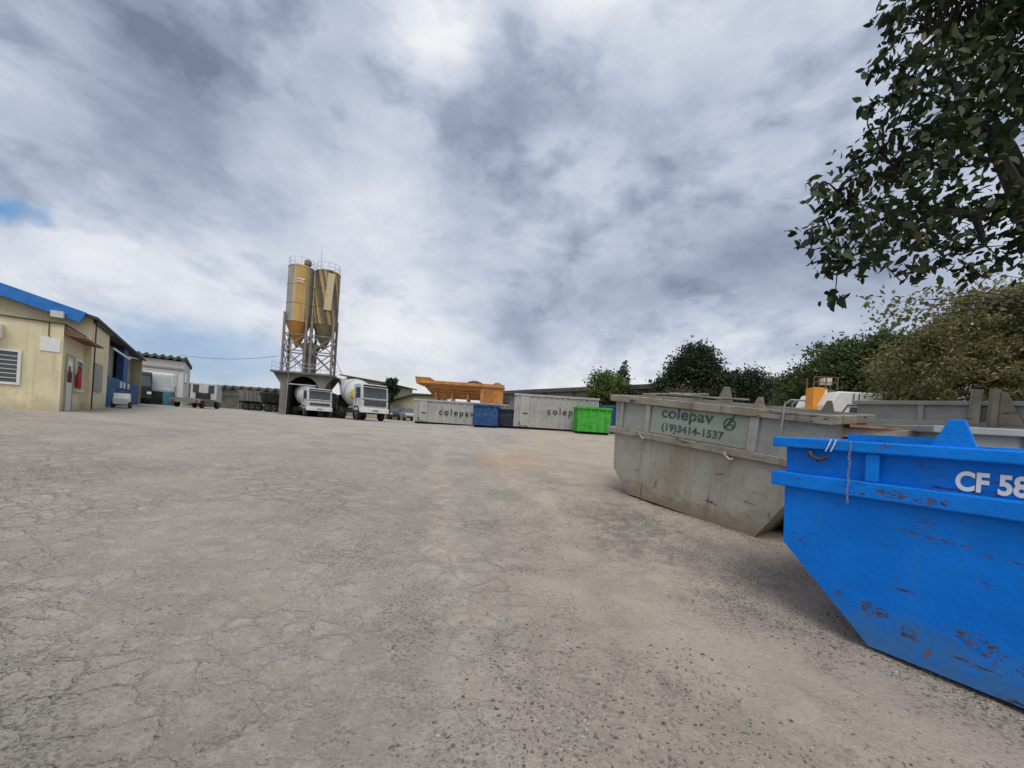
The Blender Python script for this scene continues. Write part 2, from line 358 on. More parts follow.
dirt = t.mix(t.math('MULTIPLY', t.rng(nsm, .5, .75), .4), dirt, (.42, .365, .31))
far = t.rng(s.outputs[1], 6, 22)
gc = t.mix(dirtm, asph, dirt)
gc = t.mix(t.math('MULTIPLY', far, .55), gc, t.mix(t.rng(nbig, .35, .65), (.33, .315, .29), (.42, .385, .335)))
# alligator cracks
wv = t.vmath('ADD', o, t.vmath('SCALE', t.vmath('SUBTRACT', t.noise(o, 2.2, 5, .65, out='Color'), (.5, .5, .5)), scale=.5))
def crack(scale, w, rnd=1.0):
    v = t.node('ShaderNodeTexVoronoi', feature='DISTANCE_TO_EDGE'); v.inputs['Scale'].default_value = scale; v.inputs['Randomness'].default_value = rnd
    t.put(v.inputs['Vector'], t.scale(wv, (1, 1.35, 1))); return t.rng(v.outputs[0], 0, w, 1, 0)
c1 = crack(2.9, .075); c2 = crack(6.0, .08)
wide = crack(2.9, .17)
cm = t.math('MAXIMUM', t.math('MULTIPLY', c1, .9), t.math('MULTIPLY', c2, t.rng(nmid, .42, .6, 0, .65)))
cm = t.math('MULTIPLY', cm, t.rng(nsm, .30, .56))
cm = t.math('MULTIPLY', cm, t.rng(t.noise(o, .45, 3, .5), .34, .52))
lft = t.math('MULTIPLY', t.rng(dirtm, 0, .95, 1, .08), t.math('MULTIPLY', t.rng(s.outputs[1], 5, 13, 1, .22), t.rng(t.noise(o, .33, 4, .6), .36, .60, .25, 1)))
cm = t.math('MULTIPLY', cm, t.math('MULTIPLY', lft, .8))
gc = t.mix(t.math('MULTIPLY', t.math('MULTIPLY', wide, lft), t.math('MULTIPLY', t.rng(nsm, .35, .62, .10, .58), t.rng(nfine, .38, .6, .35, 1))), gc, (.185, .178, .165))
gc = t.mix(t.math('MULTIPLY', cm, t.rng(nfine, .35, .6, .12, .55)), gc, (.13, .125, .115))
# grain of the worn surface and drifts of dark grit
gc = t.mix(t.math('MULTIPLY', t.rng(nfine, .50, .68), .30), gc, (.15, .14, .13))
gc = t.mix(t.math('MULTIPLY', t.rng(nfine, .46, .32), .42), gc, (.50, .455, .405))
gr = t.rng(nfine, .50, .62); drift = t.rng(t.noise(o, .62, 7, .66, dist=.8), .47, .60)
gc = t.mix(t.math('MULTIPLY', drift, .20), gc, (.22, .21, .195))
d2 = t.rng(t.noise(t.scale(o, (1, .8, 1)), 1.5, 8, .70, dist=.5), .52, .64)
gc = t.mix(t.math('MULTIPLY', t.math('MULTIPLY', d2, dirtm), t.rng(nfine, .40, .60, .12, .62)), gc, (.135, .13, .122))
apron = t.math('MULTIPLY', dirtm, t.math('MULTIPLY', t.rng(s.outputs[1], 8, 13), t.rng(s.outputs[1], 34, 24)))
gc = t.mix(t.math('MULTIPLY', apron, .45), gc, (.43, .365, .275))
gc = t.mix(t.math('MULTIPLY', t.math('MULTIPLY', gr, drift), .72), gc, (.105, .10, .094))
spk = t.rng(t.noise(o, 24, 4, .66), .63, .67)
gc = t.mix(t.math('MULTIPLY', spk, .75), gc, (.075, .07, .065))
gc = t.mix(t.math('MULTIPLY', t.rng(nvf, .58, .72), .45), gc, (.10, .096, .092))
gc = t.mix(t.math('MULTIPLY', t.rng(nvf, .36, .27), .35), gc, (.50, .46, .41))
# asphalt fines near the skips
spot = t.vmath('LENGTH', t.vmath('MULTIPLY', t.vmath('SUBTRACT', o, (2.0, 5.6, .1)), (.75, .42, 0)))
rub = t.math('MULTIPLY', t.rng(t.math('ADD', spot, t.math('MULTIPLY', t.math('SUBTRACT', nmid, .5), 2.4)), .1, 1.25, 1, 0), t.rng(nsm, .38, .6))
gc = t.mix(t.math('MULTIPLY', rub, t.rng(nfine, .4, .6, .45, .85)), gc, (.115, .112, .108))
# faint lighter wheel tracks running up the yard
trk = t.math('ADD', t.math('ADD', s.outputs[0], t.math('MULTIPLY', s.outputs[1], .20)), t.math('MULTIPLY', t.math('SUBTRACT', nbig, .5), 2.5))
tw1 = t.rng(t.math('ABSOLUTE', t.math('SUBTRACT', t.math('ABSOLUTE', t.math('SUBTRACT', trk, 1.1)), .95)), .05, .42, 1, 0)
gc = t.mix(t.math('MULTIPLY', t.math('MULTIPLY', tw1, t.rng(nsm, .35, .6)), .38), gc, (.46, .405, .345))
ochre = t.vmath('LENGTH', t.vmath('MULTIPLY', t.vmath('SUBTRACT', o, (.1, 12.5, .6)), (.7, .22, 0)))
gc = t.mix(t.math('MULTIPLY', t.rng(t.math('ADD', ochre, t.math('MULTIPLY', t.math('SUBTRACT', nmid, .5), 2)), .1, 1.0, 1, 0), .5), gc, (.42, .29, .19))
t.put(b.inputs['Base Color'], gc); b.inputs['Roughness'].default_value = .95; b.inputs['Specular IOR Level'].default_value = .15
hh = t.math('ADD', t.math('MULTIPLY', nsm, .6), t.math('SUBTRACT', t.math('MULTIPLY', nfine, .42), t.math('MULTIPLY', cm, .55)))
hh = t.math('ADD', hh, t.math('MULTIPLY', nvf, .08))
bp = t.node('ShaderNodeBump'); bp.inputs['Strength'].default_value = .9; bp.inputs['Distance'].default_value = .05
t.put(bp.inputs['Height'], hh); t.put(b.inputs['Normal'], bp.outputs[0])
M['ground'] = m

# ------------------------------------------------------------------ mesh builder
class MB:
    def __init__(self): self.v = []; self.f = []
    def add(self, vs, fs):
        k = len(self.v); self.v += [tuple(x) for x in vs]; self.f += [tuple(i+k for i in f) for f in fs]; return self
    def box(self, x0, x1, y0, y1, z0, z1, mat=None):
        vs = [Vector(p) for p in ((x0,y0,z0),(x1,y0,z0),(x1,y1,z0),(x0,y1,z0),(x0,y0,z1),(x1,y0,z1),(x1,y1,z1),(x0,y1,z1))]
        if mat is not None: vs = [mat @ p for p in vs]
        return self.add(vs, [(0,3,2,1),(4,5,6,7),(0,1,5,4),(1,2,6,5),(2,3,7,6),(3,0,4,7)])
    def hexa(self, b4, t4):
        return self.add(list(b4)+list(t4), [(0,3,2,1),(4,5,6,7),(0,1,5,4),(1,2,6,5),(2,3,7,6),(3,0,4,7)])
    def prism(self, prof, y0, y1, axis='y'):      # closed outline (a,b) extruded along an axis
        n = len(prof)
        P_ = (lambda a, b_, w: (a, w, b_)) if axis == 'y' else ((lambda a, b_, w: (w, a, b_)) if axis == 'x' else (lambda a, b_, w: (a, b_, w)))
        vs = [P_(a, b_, y0) for a, b_ in prof]+[P_(a, b_, y1) for a, b_ in prof]
        fs = [tuple(range(n)), tuple(range(2*n-1, n-1, -1))]+[(i, i+n, (i+1) % n+n, (i+1) % n) for i in range(n)]
        return self.add(vs, fs)
    def tube(self, p, q, r, r2=None, n=8, cap=True):
        p, q = Vector(p), Vector(q); r2 = r if r2 is None else r2
        d = (q-p).normalized(); a = d.orthogonal().normalized(); b_ = d.cross(a)
        vs = []
        for c, rr in ((p, r), (q, r2)):
            for i in range(n):
                th = 2*math.pi*i/n; vs.append(c+(a*math.cos(th)+b_*math.sin(th))*rr)
        fs = [(i, (i+1) % n, (i+1) % n+n, i+n) for i in range(n)]
        if cap: fs += [tuple(range(n-1, -1, -1)), tuple(range(n, 2*n))]
        return self.add(vs, fs)
    def path(self, pts, rad, n=6):
        for i in range(len(pts)-1):
            r0 = rad[i] if hasattr(rad, '__len__') else rad; r1 = rad[i+1] if hasattr(rad, '__len__') else rad
            self.tube(pts[i], pts[i+1], r0, r1, n)
        return self
    def lathe(self, prof, origin, axis, n=20):
        o_, d = Vector(origin), Vector(axis).normalized(); a = d.orthogonal().normalized(); b_ = d.cross(a)
        vs = []; k = len(prof)
        for r, h in prof:
            for i in range(n):
                th = 2*math.pi*i/n; vs.append(o_+d*h+(a*math.cos(th)+b_*math.sin(th))*r)
        fs = [(j*n+i, j*n+(i+1) % n, (j+1)*n+(i+1) % n, (j+1)*n+i) for j in range(k-1) for i in range(n)]
        fs += [tuple(range(n-1, -1, -1)), tuple(range((k-1)*n, k*n))]
        return self.add(vs, fs)
    def build(self, name, mat, parent=None, smooth=False, bevel=0.0):
        me = bpy.data.meshes.new(name); me.from_pydata(self.v, [], self.f)
        import bmesh
        bm = bmesh.new(); bm.from_mesh(me); bmesh.ops.recalc_face_normals(bm, faces=bm.faces); bm.to_mesh(me); bm.free()
        me.materials.append(mat)
        if smooth:
            for p in me.polygons: p.use_smooth = True
            try: me.set_sharp_from_angle(angle=R(40))
            except Exception: pass
        ob = bpy.data.objects.new(name, me); col.objects.link(ob)
        if parent is not None: ob.parent = parent
        if bevel:
            md = ob.modifiers.new('bevel', 'BEVEL'); md.width = bevel; md.segments = 2; md.limit_method = 'ANGLE'
        return ob

def tag(o_, label, cat, group=None, kind=None):
    if label: o_['label'] = label
    if cat: o_['category'] = cat
    if group: o_['group'] = group
    if kind: o_['kind'] = kind
    return o_
def thing(name, label, cat, loc, rotz=0, group=None, mat=None):
    e = bpy.data.objects.new(name, None); col.objects.link(e); e.empty_display_size = .3
    if mat is not None: e.matrix_world = mat
    else: e.location = loc; e.rotation_euler = (0, 0, rotz)
    return tag(e, label, cat, group)
def copy_thing(root, loc, rotz, label):
    c = root.copy(); col.objects.link(c); c.location = loc; c.rotation_euler = (0, 0, rotz); c['label'] = label
    for ch in list(root.children):
        d = ch.copy(); col.objects.link(d); d.parent = c
        for g in list(ch.children):
            h = g.copy(); col.objects.link(h); h.parent = d
    return c
def lettering(name, txt, size, mat, parent, mtx, depth=.004, offset=0.0, space=1.0, sx=1.0):
    cu = bpy.data.curves.new(name, 'FONT'); cu.body = txt; cu.size = size; cu.extrude = depth; cu.offset = offset; cu.space_character = space
    tmp = bpy.data.objects.new(name+'_curve', cu); col.objects.link(tmp)
    bpy.context.view_layer.update()
    dg = bpy.context.evaluated_depsgraph_get()
    me = bpy.data.meshes.new_from_object(tmp.evaluated_get(dg))
    bpy.data.objects.remove(tmp); bpy.data.curves.remove(cu)
    me.transform(mtx @ Matrix.Diagonal((sx, 1, 1, 1))); me.materials.clear(); me.materials.append(mat)
    ob = bpy.data.objects.new(name, me); col.objects.link(ob); ob.parent = parent
    return ob
FRONT = Matrix.Rotation(R(90), 4, 'X')       # lettering upright on a face that looks along -Y

# ------------------------------------------------------------------ ground sheet
def axis_pts(lo, hi, dense_lo, dense_hi, step, grow):
    a = list(np.arange(dense_lo, dense_hi+1e-6, step)); s_ = step
    while a[-1] < hi: s_ *= grow; a.append(a[-1]+s_)
    s_ = step
    while a[0] > lo: s_ *= grow; a.insert(0, a[0]-s_)
    return np.array(a)
gx = axis_pts(-3000, 3000, -7, 7, .06, 1.07); gy = axis_pts(-400, 4000, .3, 10, .055, 1.05)
GX, GY = np.meshgrid(gx, gy); GZ = zt_arr(GX, GY)
def vnoise(X, Y, sc, seed):
    r_ = np.random.default_rng(seed); T = r_.random((256, 256)); x = X*sc; y = Y*sc
    xi = np.floor(x).astype(int); yi = np.floor(y).astype(int); fx = x-xi; fy = y-yi; fx = fx*fx*(3-2*fx); fy = fy*fy*(3-2*fy)
    g = lambda i, j: T[(xi+i) & 255, (yi+j) & 255]
    return (g(0, 0)*(1-fx)+g(1, 0)*fx)*(1-fy)+(g(0, 1)*(1-fx)+g(1, 1)*fx)*fy-.5
fade = np.exp(-np.maximum(0, np.hypot(GX, GY)-14)/8)
GZ += (vnoise(GX, GY, .7, 1)*.05+vnoise(GX, GY, 2.1, 2)*.028+vnoise(GX, GY, 5.3, 3)*.016+vnoise(GX, GY, 11, 4)*.010)*fade - .012
nx, ny = len(gx), len(gy)
me = bpy.data.meshes.new('ground')
V = np.stack([GX, GY, GZ], -1).reshape(-1, 3)
idx = np.arange(nx*ny).reshape(ny, nx)
F = np.stack([idx[:-1, :-1], idx[:-1, 1:], idx[1:, 1:], idx[1:, :-1]], -1).reshape(-1, 4)
me.from_pydata(V.tolist(), [], F.tolist()); me.materials.append(M['ground'])
for p in me.polygons: p.use_smooth = True
g_o = bpy.data.objects.new('ground', me); col.objects.link(g_o); g_o['kind'] = 'structure'

# ------------------------------------------------------------------ skips
def make_skip(label, loc, ex, ey, outline, Wd, H, rails, ribs, mats, group, back_lugs=(), front_lugs=()):
    ex = Vector(ex).normalized(); ey = Vector(ey); ey = (ey-ex*ey.dot(ex)).normalized(); ez = ex.cross(ey)
    mtx = Matrix.Translation(loc) @ Matrix((ex, ey, ez)).transposed().to_4x4()
    t_ = thing('waste_skip', label, 'skip', loc, mat=mtx, group=group)
    zr0, zr1, zu0 = rails                           # lower rail bottom/top, rim bottom
    xs = [p[0] for p in outline]; xa, xb = min(xs), max(xs)
    body = MB(); th = .018
    def cut(z0, z1):                                # outline between two heights
        def xl(z):
            L = outline[0]; chain = [outline[0], outline[-1], outline[-2]]
            for a, c in zip(chain, chain[1:]):
                if a[1] <= z <= c[1]+1e-9: return a[0]+(c[0]-a[0])*(z-a[1])/max(1e-6, c[1]-a[1])
            return chain[-1][0]
        def xr(z):
            chain = [outline[1], outline[2], outline[3]]
            for a, c in zip(chain, chain[1:]):
                if a[1] <= z <= c[1]+1e-9: return a[0]+(c[0]-a[0])*(z-a[1])/max(1e-6, c[1]-a[1])
            return chain[-1][0]
        zs = sorted({z0, z1}|{p[1] for p in outline if z0 < p[1] < z1})
        return [(xl(z), z) for z in zs], [(xr(z), z) for z in zs]
    def shell(z0, z1, mat, name, inset=0.0, floor=False):
        mb = MB(); l, r = cut(z0, z1)
        prof = l + r[::-1]
        mb.prism(prof, inset, inset+th); mb.prism(prof, Wd-th-inset, Wd-inset)
        for a, c in zip(l, l[1:]): mb.hexa([(a[0]+.001, inset+th, a[1]), (a[0]+th, inset+th, a[1]), (a[0]+th, Wd-th-inset, a[1]), (a[0]+.001, Wd-th-inset, a[1])],
                                           [(c[0]+.001, inset+th, c[1]), (c[0]+th, inset+th, c[1]), (c[0]+th, Wd-th-inset, c[1]), (c[0]+.001, Wd-th-inset, c[1])])
        for a, c in zip(r, r[1:]): mb.hexa([(a[0]-th, inset+th, a[1]), (a[0]-.001, inset+th, a[1]), (a[0]-.001, Wd-th-inset, a[1]), (a[0]-th, Wd-th-inset, a[1])],
                                           [(c[0]-th, inset+th, c[1]), (c[0]-.001, inset+th, c[1]), (c[0]-.001, Wd-th-inset, c[1]), (c[0]-th, Wd-th-inset, c[1])])
        if floor: mb.box(l[0][0]+th, r[0][0]-th, th, Wd-th, .004, .022)
        return mb.build(name, mat, t_)
    shell(0, zr0+.02, mats['body'], 'body', floor=True)
    shell(zr1-.02, H-.02, mats['upper'], 'upper_panel', inset=.022)
    def rail(z0, z1, out, name, mat):
        mb = MB(); e = .085
        mb.box(xa-e, xb+e, -out, .02, z0, z1); mb.box(xa-e, xb+e, Wd-.02, Wd+out, z0, z1)
        mb.box(xa-e, xa+.02, .021, Wd-.021, z0+.002, z1-.002); mb.box(xb-.02, xb+e, .021, Wd-.021, z0+.002, z1-.002)
        return mb.build(name, mat, t_, bevel=.012)
    rail(zr0, zr1, .055, 'lower_rail', mats['rail'])
    rail(zu0, H, .065, 'rim', mats['rail'])
    for (x, w) in ribs:
        MB().box(x-w/2, x+w/2, -.035, .022, zr1+.002, zu0-.002).build('rib', mats['rib'], t_, bevel=.008)
    for (x, y, w, h) in tuple(front_lugs)+tuple(back_lugs):
        MB().prism([(x-w/2, H-.03), (x+w/2, H-.03), (x+w*.2, H+h), (x-w*.12, H+h)], y, y+.03).build('lifting_lug', mats['lug'], t_, bevel=.006)
    return t_

# nearest: the blue skip
bx = Vector((.521, -.853, -.008)); by = Vector((.853, .521, .022))
B0 = Vector((2.94, 3.08, .035))
blue = make_skip('bright blue scratched waste skip lettered CF 58 in the right foreground', B0, bx, by,
    [(0, 0), (2.1, 0), (2.75, .65), (2.75, 1.62), (-.67, 1.62), (-.64, .65)], 1.75, 1.62, (1.17, 1.30, 1.53), [(-.04, .085), (1.05, .085), (2.1, .085)],
    dict(body=M['blue_skip'], upper=M['blue_skip'], rail=M['blue_rail'], rib=M['blue_rail'], lug=M['blue_rail']), 'skips parked along the right side',
    front_lugs=[(.385, -.045, .24, .19), (1.9, -.045, .24, .19)])
lettering('lettering', 'CF 58', .18, M['white_letter'], blue, Matrix.Translation((.395, .016, 1.325)) @ FRONT, offset=.0065, depth=.002, sx=.72)
# black sheet standing in for the shade inside the mouth, then the far rail
mb = MB(); mb.box(-.62, 2.7, .07, 1.20, 1.585, 1.60); mb.build('inside_shade_sheet', M['black'], blue)
mb = MB(); mb.box(-.60, .16, 1.22, 1.34, 1.605, 1.68); mb.build('far_bar', M['blue_rail'], blue)
# chain hanging down the face
ch = MB()
for k in range(22):
    zc_ = 1.60-k*.0225; a = Vector((-.17+.004*math.sin(k), -.075, zc_)); ax = Vector((1, 0, 0)) if k % 2 else Vector((0, 1, 0))
    pts = [a+ax*(.007*math.cos(q))+Vector((0, 0, 1))*(.015*math.sin(q)) for q in [2*math.pi*i/8 for i in range(9)]]
    ch.path(pts, .0024, 5)
tag_o = ch.build('chain', M['steel'], blue)
st = MB()
for dx_ in (0, .035): st.path([(-.30+dx_, -.072, 1.625), (-.315+dx_, -.075, 1.57), (-.335+dx_, -.072, 1.52)], .005, 5)
st.build('string', M['white'], blue)
hk = MB(); hk.path([(-.47, -.03, 1.53), (-.44, -.075, 1.47), (-.38, -.085, 1.44), (-.33, -.05, 1.47)], .018, 7); hk.build('hook', M['black'], blue, smooth=True)

# grey skip with the firm's name
gxv = Vector((.575, -.818, -.105)); gyv = Vector((.818, .575, .075))
G0 = Vector((2.40, 7.80, zt(2.4, 7.8)+.04))
grey = make_skip('weathered grey skip with a pale green panel lettered colepav and a phone number', G0, gxv, gyv,
    [(0, 0), (2.38, 0), (3.02, 1.2), (3.02, 1.95), (-.53, 1.95), (-.40, .44)], 1.8, 1.95, (1.17, 1.29, 1.82), [(.30, .10), (2.17, .13), (-.31, .06)],
    dict(body=M['grey_skip'], upper=M['grey_upper'], rail=M['grey_rail'], rib=M['grey_upper'], lug=M['grey_rail']), 'skips parked along the right side',
    front_lugs=[(.36, -.04, .16, .10), (1.32, -.04, .09, .12), (2.2, -.04, .2, .17)], back_lugs=[(.78, 1.78, .34, .30), (2.5, 1.78, .2, .17), (.2, 1.78, .2, .10)])
MB().box(.37, 2.09, .012, .0235, 1.31, 1.80).build('name_panel', M['green_panel'], grey)
lettering('company_name', 'colepav', .27, M['green_letter'], grey, Matrix.Translation((.57, .0085, 1.625)) @ FRONT, offset=.005, depth=.003, sx=1.10, space=1.06)
lettering('phone_number', '(19)3414-1537', .175, M['green_letter'], grey, Matrix.Translation((.60, .0085, 1.395)) @ FRONT, offset=.0045, depth=.003, sx=1.02, space=1.06)
lg = MB(); cxl, czl = 1.80, 1.655
ring = [(cxl+.085*math.cos(a), .006, czl+.085*math.sin(a)) for a in [2*math.pi*i/24 for i in range(25)]]; lg.path(ring, .011, 5)
lg.path([(cxl-.075, .006, czl-.07), (cxl-.02, .006, czl-.005), (cxl+.02, .006, czl+.06), (cxl+.07, .006, czl+.16)], [.012, .02, .016, .008], 5)
lg.path([(cxl-.02, .006, czl), (cxl+.05, .006, czl-.01), (cxl+.06, .006, czl-.06)], .011, 5)
lg.build('company_emblem', M['green_letter'], grey)
for (x, zz) in ((.24, 1.20), (1.86, 1.14)):
    h_ = MB(); h_.path([(x-.05, -.06, zz+.06), (x, -.10, zz+.02), (x+.06, -.09, zz-.03), (x+.10, -.06, zz)], .022, 7); h_.build('hook', M['steel'], grey, smooth=True)
rl = MB()                               # grab bars and loose rods over the mouth
rl.tube((-.2, .45, 1.99), (.55, .5, 2.05), .022); rl.tube((.5, .5, 2.05), (1.3, .6, 2.03), .018); rl.tube((-.25, .9, 2.0), (1.6, 1.0, 2.04), .02); rl.tube((-.1, 1.2, 2.03), (.7, 1.3, 2.07), .025)
rl.build('cover_rod', M['grey_rail'], grey)
ld = MB()
for yy in (-.07, .18): ld.path([(2.55, yy, 1.45), (2.55, yy, 2.05), (2.62, yy, 2.11), (2.72, yy, 2.11)], .013, 6)
for zz in (1.55, 1.72, 1.9): ld.tube((2.55, -.07, zz), (2.55, .18, zz), .011)
ld.build('ladder', M['galv'], grey)

# skips behind the two
pale = make_skip('pale grey-blue skip behind the blue one, cut by the right edge', Vector((5.75, 4.85, .20)), (.95, -.31, 0), (.31, .95, .03),
    [(0, 0), (2.3, 0), (3.0, .8), (3.0, 1.75), (-.35, 1.75), (-.35, .6)], 1.7, 1.75, (1.2, 1.3, 1.66), [(.5, .09), (1.8, .09)],
    dict(body=M['pale_skip'], upper=M['pale_skip'], rail=M['pale_skip'], rib=M['pale_skip'], lug=M['pale_skip']), 'skips parked along the right side')
back = make_skip('long grey skip with a tall double post, farthest back before the brush', Vector((8.5, 9.2, .72)), (.5, -.866, -.03), (.866, .5, .04),
    [(0, 0), (3.0, 0), (3.6, .7), (3.6, 2.02), (-.3, 2.02), (-.3, .7)], 1.8, 2.02, (1.45, 1.60, 1.93), [(.8, .09), (2.0, .09)],
    dict(body=M['grey_upper'], upper=M['grey_upper'], rail=M['grey_upper'], rib=M['grey_upper'], lug=M['grey_upper']), 'skips parked along the right side')
pm = MB(); pm.box(1.50, 1.65, -.10, .02, 1.45, 2.25); pm.box(1.74, 1.88, -.10, .02, 1.45, 2.25); pm.prism([(1.88, 1.55), (2.2, 1.55), (1.94, 2.2), (1.88, 2.2)], -.08, 0); pm.build('lifting_post', M['grey_rail'], back, bevel=.01)
rust = make_skip('low rusty brown skip squeezed between the grey and blue skips', Vector((4.55, 5.75, .15)), (.93, -.36, 0), (.36, .93, .03),
    [(0, 0), (1.0, 0), (1.5, .6), (1.5, 1.74), (-.25, 1.74), (-.25, .6)], 1.5, 1.74, (1.15, 1.24, 1.60), [(.4, .08)],
    dict(body=M['rusty'], upper=M['rusty'], rail=M['grey_rail'], rib=M['rusty'], lug=M['rusty']), 'skips parked along the right side')
bd = MB(); bd.prism([(0, 0), (.62, -.01), (.85, -.14), (.83, -.17), (.60, -.05), (0, -.04)], 0, .5)
o_ = bd.build('timber_board', M['board']); o_.location = (4.75, 5.45, 1.93); o_.rotation_euler = (0, 0, R(-12))
tag(o_, 'bent orange-brown board lying across the rusty skip', 'board')

# ------------------------------------------------------------------ roll-off containers in the middle
def container(name, label, px0, px1, Y, H, mat, rot=0, ribs=14, depth=2.3, door=True, text=None, tx=0, tsize=.5, tz=.9, tspace=1.35, group='roll-off containers in a row', skid=True, back=None):
    p0 = base_at(px0, Y); p1 = base_at(px1, Y); L = (p1-p0).length
    t_ = thing(name, label, 'container', p0, rotz=rot, group=group)
    b_ = MB(); z0 = .16; e = .05
    b_.box(0, L, 0, e, z0, H); b_.box(0, L, depth-e, depth, z0, H); b_.box(0, e, e, depth-e, z0, H); b_.box(L-e, L, e, depth-e, z0, H); b_.box(e, L-e, e, depth-e, z0, z0+.06)
    b_.build('body', mat, t_)
    MB().box(-.05, L+.05, -.08, .0, H-.08, H+.06).box(-.05, L+.05, depth, depth+.08, H-.08, H+.06).box(-.05, 0, .001, depth-.001, H-.08, H+.06).box(L, L+.05, .001, depth-.001, H-.08, H+.06).build('top_rail', mat, t_)
    if skid: [MB().box(.05, L-.05, y_, y_+.2, 0, z0-.002).build('skid', M['black'], t_) for y_ in (.35, depth-.55)]
    rb = MB()
    for i in range(ribs):
        x = (i+.5)/ribs*L; rb.box(x-.045, x+.045, -.055, -.001, z0, H-.085)
    for i in range(4):
        y = (i+.5)/4*depth; rb.box(-.05, -.001, y-.05, y+.05, z0, H-.085)
    rb.build('rib', mat, t_)
    if door:
        d_ = MB(); d_.box(.42, 1.05, -.075, -.057, .25, H-.12).build('side_door', mat, t_, bevel=.01)
        MB().box(.60, .95, -.11, -.077, H*.45, H*.45+.06).build('latch', M['black'], t_); MB().box(.38, .44, -.10, -.06, .3, .5).build('hinge', M['black'], t_)
    if text: lettering('lettering', text, tsize, M['black_letter'], t_, Matrix.Translation((tx, -.062, tz)) @ FRONT, offset=.008, space=tspace, depth=.005)
    return t_, L
c2_, L2 = container('roll_off_container', 'tall grey ribbed container lettered colepav, behind the lime green bin', 513, 597, 27, 2.40, M['grey_cont'], text='colepav', tx=2.3, tsize=.62, tz=1.15)
c1_, L1 = container('roll_off_container', 'low long grey container lettered colepav in front of the orange hopper', 413, 507, 30.0, 1.85, M['grey_cont'], rot=R(1.5), text='colepav', tx=1.95, tsize=.66, tz=.80, ribs=12)
container('roll_off_container', 'small blue ribbed container between the low grey one and the navy bin', 472.5, 497, 26.3, 1.52, M['blue_cont'], ribs=4, door=False, depth=1.9)
container('roll_off_container', 'navy almost black bin beside the small blue container', 496.5, 515, 27.2, 1.30, M['navy'], ribs=2, door=False, depth=1.9)
container('roll_off_container', 'lime green bin standing in front of the tall grey container', 577, 610, 24.5, 1.68, M['green_cont'], ribs=4, door=False, depth=1.8)
container('roll_off_container', 'dark blue container peeping out behind the lime green bin', 598, 622, 27.6, 1.95, M['blue_cont'], ribs=5, door=False, depth=1.9)

# orange aggregate hopper
hp = base_at(415, 36); hx = thing('aggregate_hopper', 'long rusty orange aggregate hopper raised behind the low grey container', 'hopper', hp, rotz=R(0))
def hz(py, px=460): return at(px, py, 36).z-hp.z
Lh = 8.3
tr = MB(); zt_, zb_ = hz(382, 455)-.0, hz(398, 455)
def trough(x0, x1, y0, y1, z, X0, X1, Y0, Y1, Z): return [(x0, y0, z), (x1, y0, z), (x1, y1, z), (x0, y1, z)], [(X0, Y0, Z), (X1, Y0, Z), (X1, Y1, Z), (X0, Y1, Z)]
tr.hexa(*trough(1.5, 6.2, .9, 1.7, zb_, .35, 6.3, 0, 2.6, zt_-.25)); tr.build('trough', M['orange'], hx)
tp = MB(); tp.box(.2, 8.1, -.08, .02, zt_-.27, zt_); tp.box(.2, 8.1, 2.6, 2.7, zt_-.27, zt_); tp.box(.2, .3, .021, 2.59, zt_-.25, zt_); tp.build('top_frame', M['orange'], hx)
en = MB(); en.hexa(*trough(-.1, .9, .0, 2.6, zt_-.35, -.25, 1.1, -.1, 2.7, zt_+.28)); en.build('end_chute', M['orange'], hx)
for zz in (.25, .5, .72):
    f_ = zz; z = zb_+(zt_-.25-zb_)*f_; y = .9*(1-f_); MB().box(1.5-1.15*f_, 6.25, y-.09, y+.0, z-.05, z+.05).build('stiffener', M['orange_dark'], hx)
lgm = MB()
for x in (1.7, 3.2, 4.7, 6.0):
    for y in (.5, 2.0): lgm = MB(); lgm.box(x-.09, x+.09, y-.09, y+.09, 0, zb_+.5); lgm.build('leg', M['orange_dark'], hx)
mh = MB(); mh.box(5.9, 8.0, .1, 2.3, .6, zt_-.28).box(6.05, 6.15, .3, .4, 0, .6).box(7.8, 7.9, .3, .4, 0, .6).box(6.05, 6.15, 2, 2.1, 0, .6).box(7.8, 7.9, 2, 2.1, 0, .6); mh.build('machine_housing', M['orange'], hx)
MB().box(6.2, 7.05, .07, .099, 1.2, zt_-.6).build('access_panel', M['orange_dark'], hx)
hp2 = MB(); hp2.lathe([(.05, 0), (.5, .1), (.75, .22), (.3, .4)], (5.2, 1.2, zt_-.05), (0, 0, 1), 10); hp2.build('gravel_heap', M['conc_dark'], hx); hp2 = MB(); hp2.lathe([(.1, 0), (.5, .15), (.2, .35)], (7.4, 1.2, zt_-.05), (0, 0, 1), 10); hp2.build('gravel_heap', M['conc_dark'], hx)

# ------------------------------------------------------------------ batching tower and silos
TY = 34.0; tb = base_at(306, TY); face = math.atan2(-tb.x, tb.y)        # local -Y turned to the yard entrance
tower = thing('batching_tower', 'concrete arch and steel frame carrying the two cement silos', 'tower', tb, rotz=face*.55); TS = .83; tower.scale = (TS, TS, 1)
DK = 3.60
prof = [(-2.05, 0), (-2.05, 2.55), (-2.75, DK-.16), (2.75, DK-.16), (2.05, 2.55), (2.05, 0), (1.5, 0), (1.5, 1.95)]
prof += [(1.5*math.cos(a), 1.95+1.35*math.sin(a)) for a in [math.pi*i/12 for i in range(1, 12)]]
prof += [(-1.5, 1.95), (-1.5, 0)]
MB().prism(prof, -2.0, -1.5).build('front_arch', M['conc'], tower)
MB().prism(prof, 1.5, 2.0).build('rear_arch', M['conc'], tower)
MB().box(-2.0, -1.55, -1.499, 1.499, 0, 3.4).box(1.55, 2.0, -1.499, 1.499, 0, 3.4).build('side_wall', M['conc_dark'], tower)
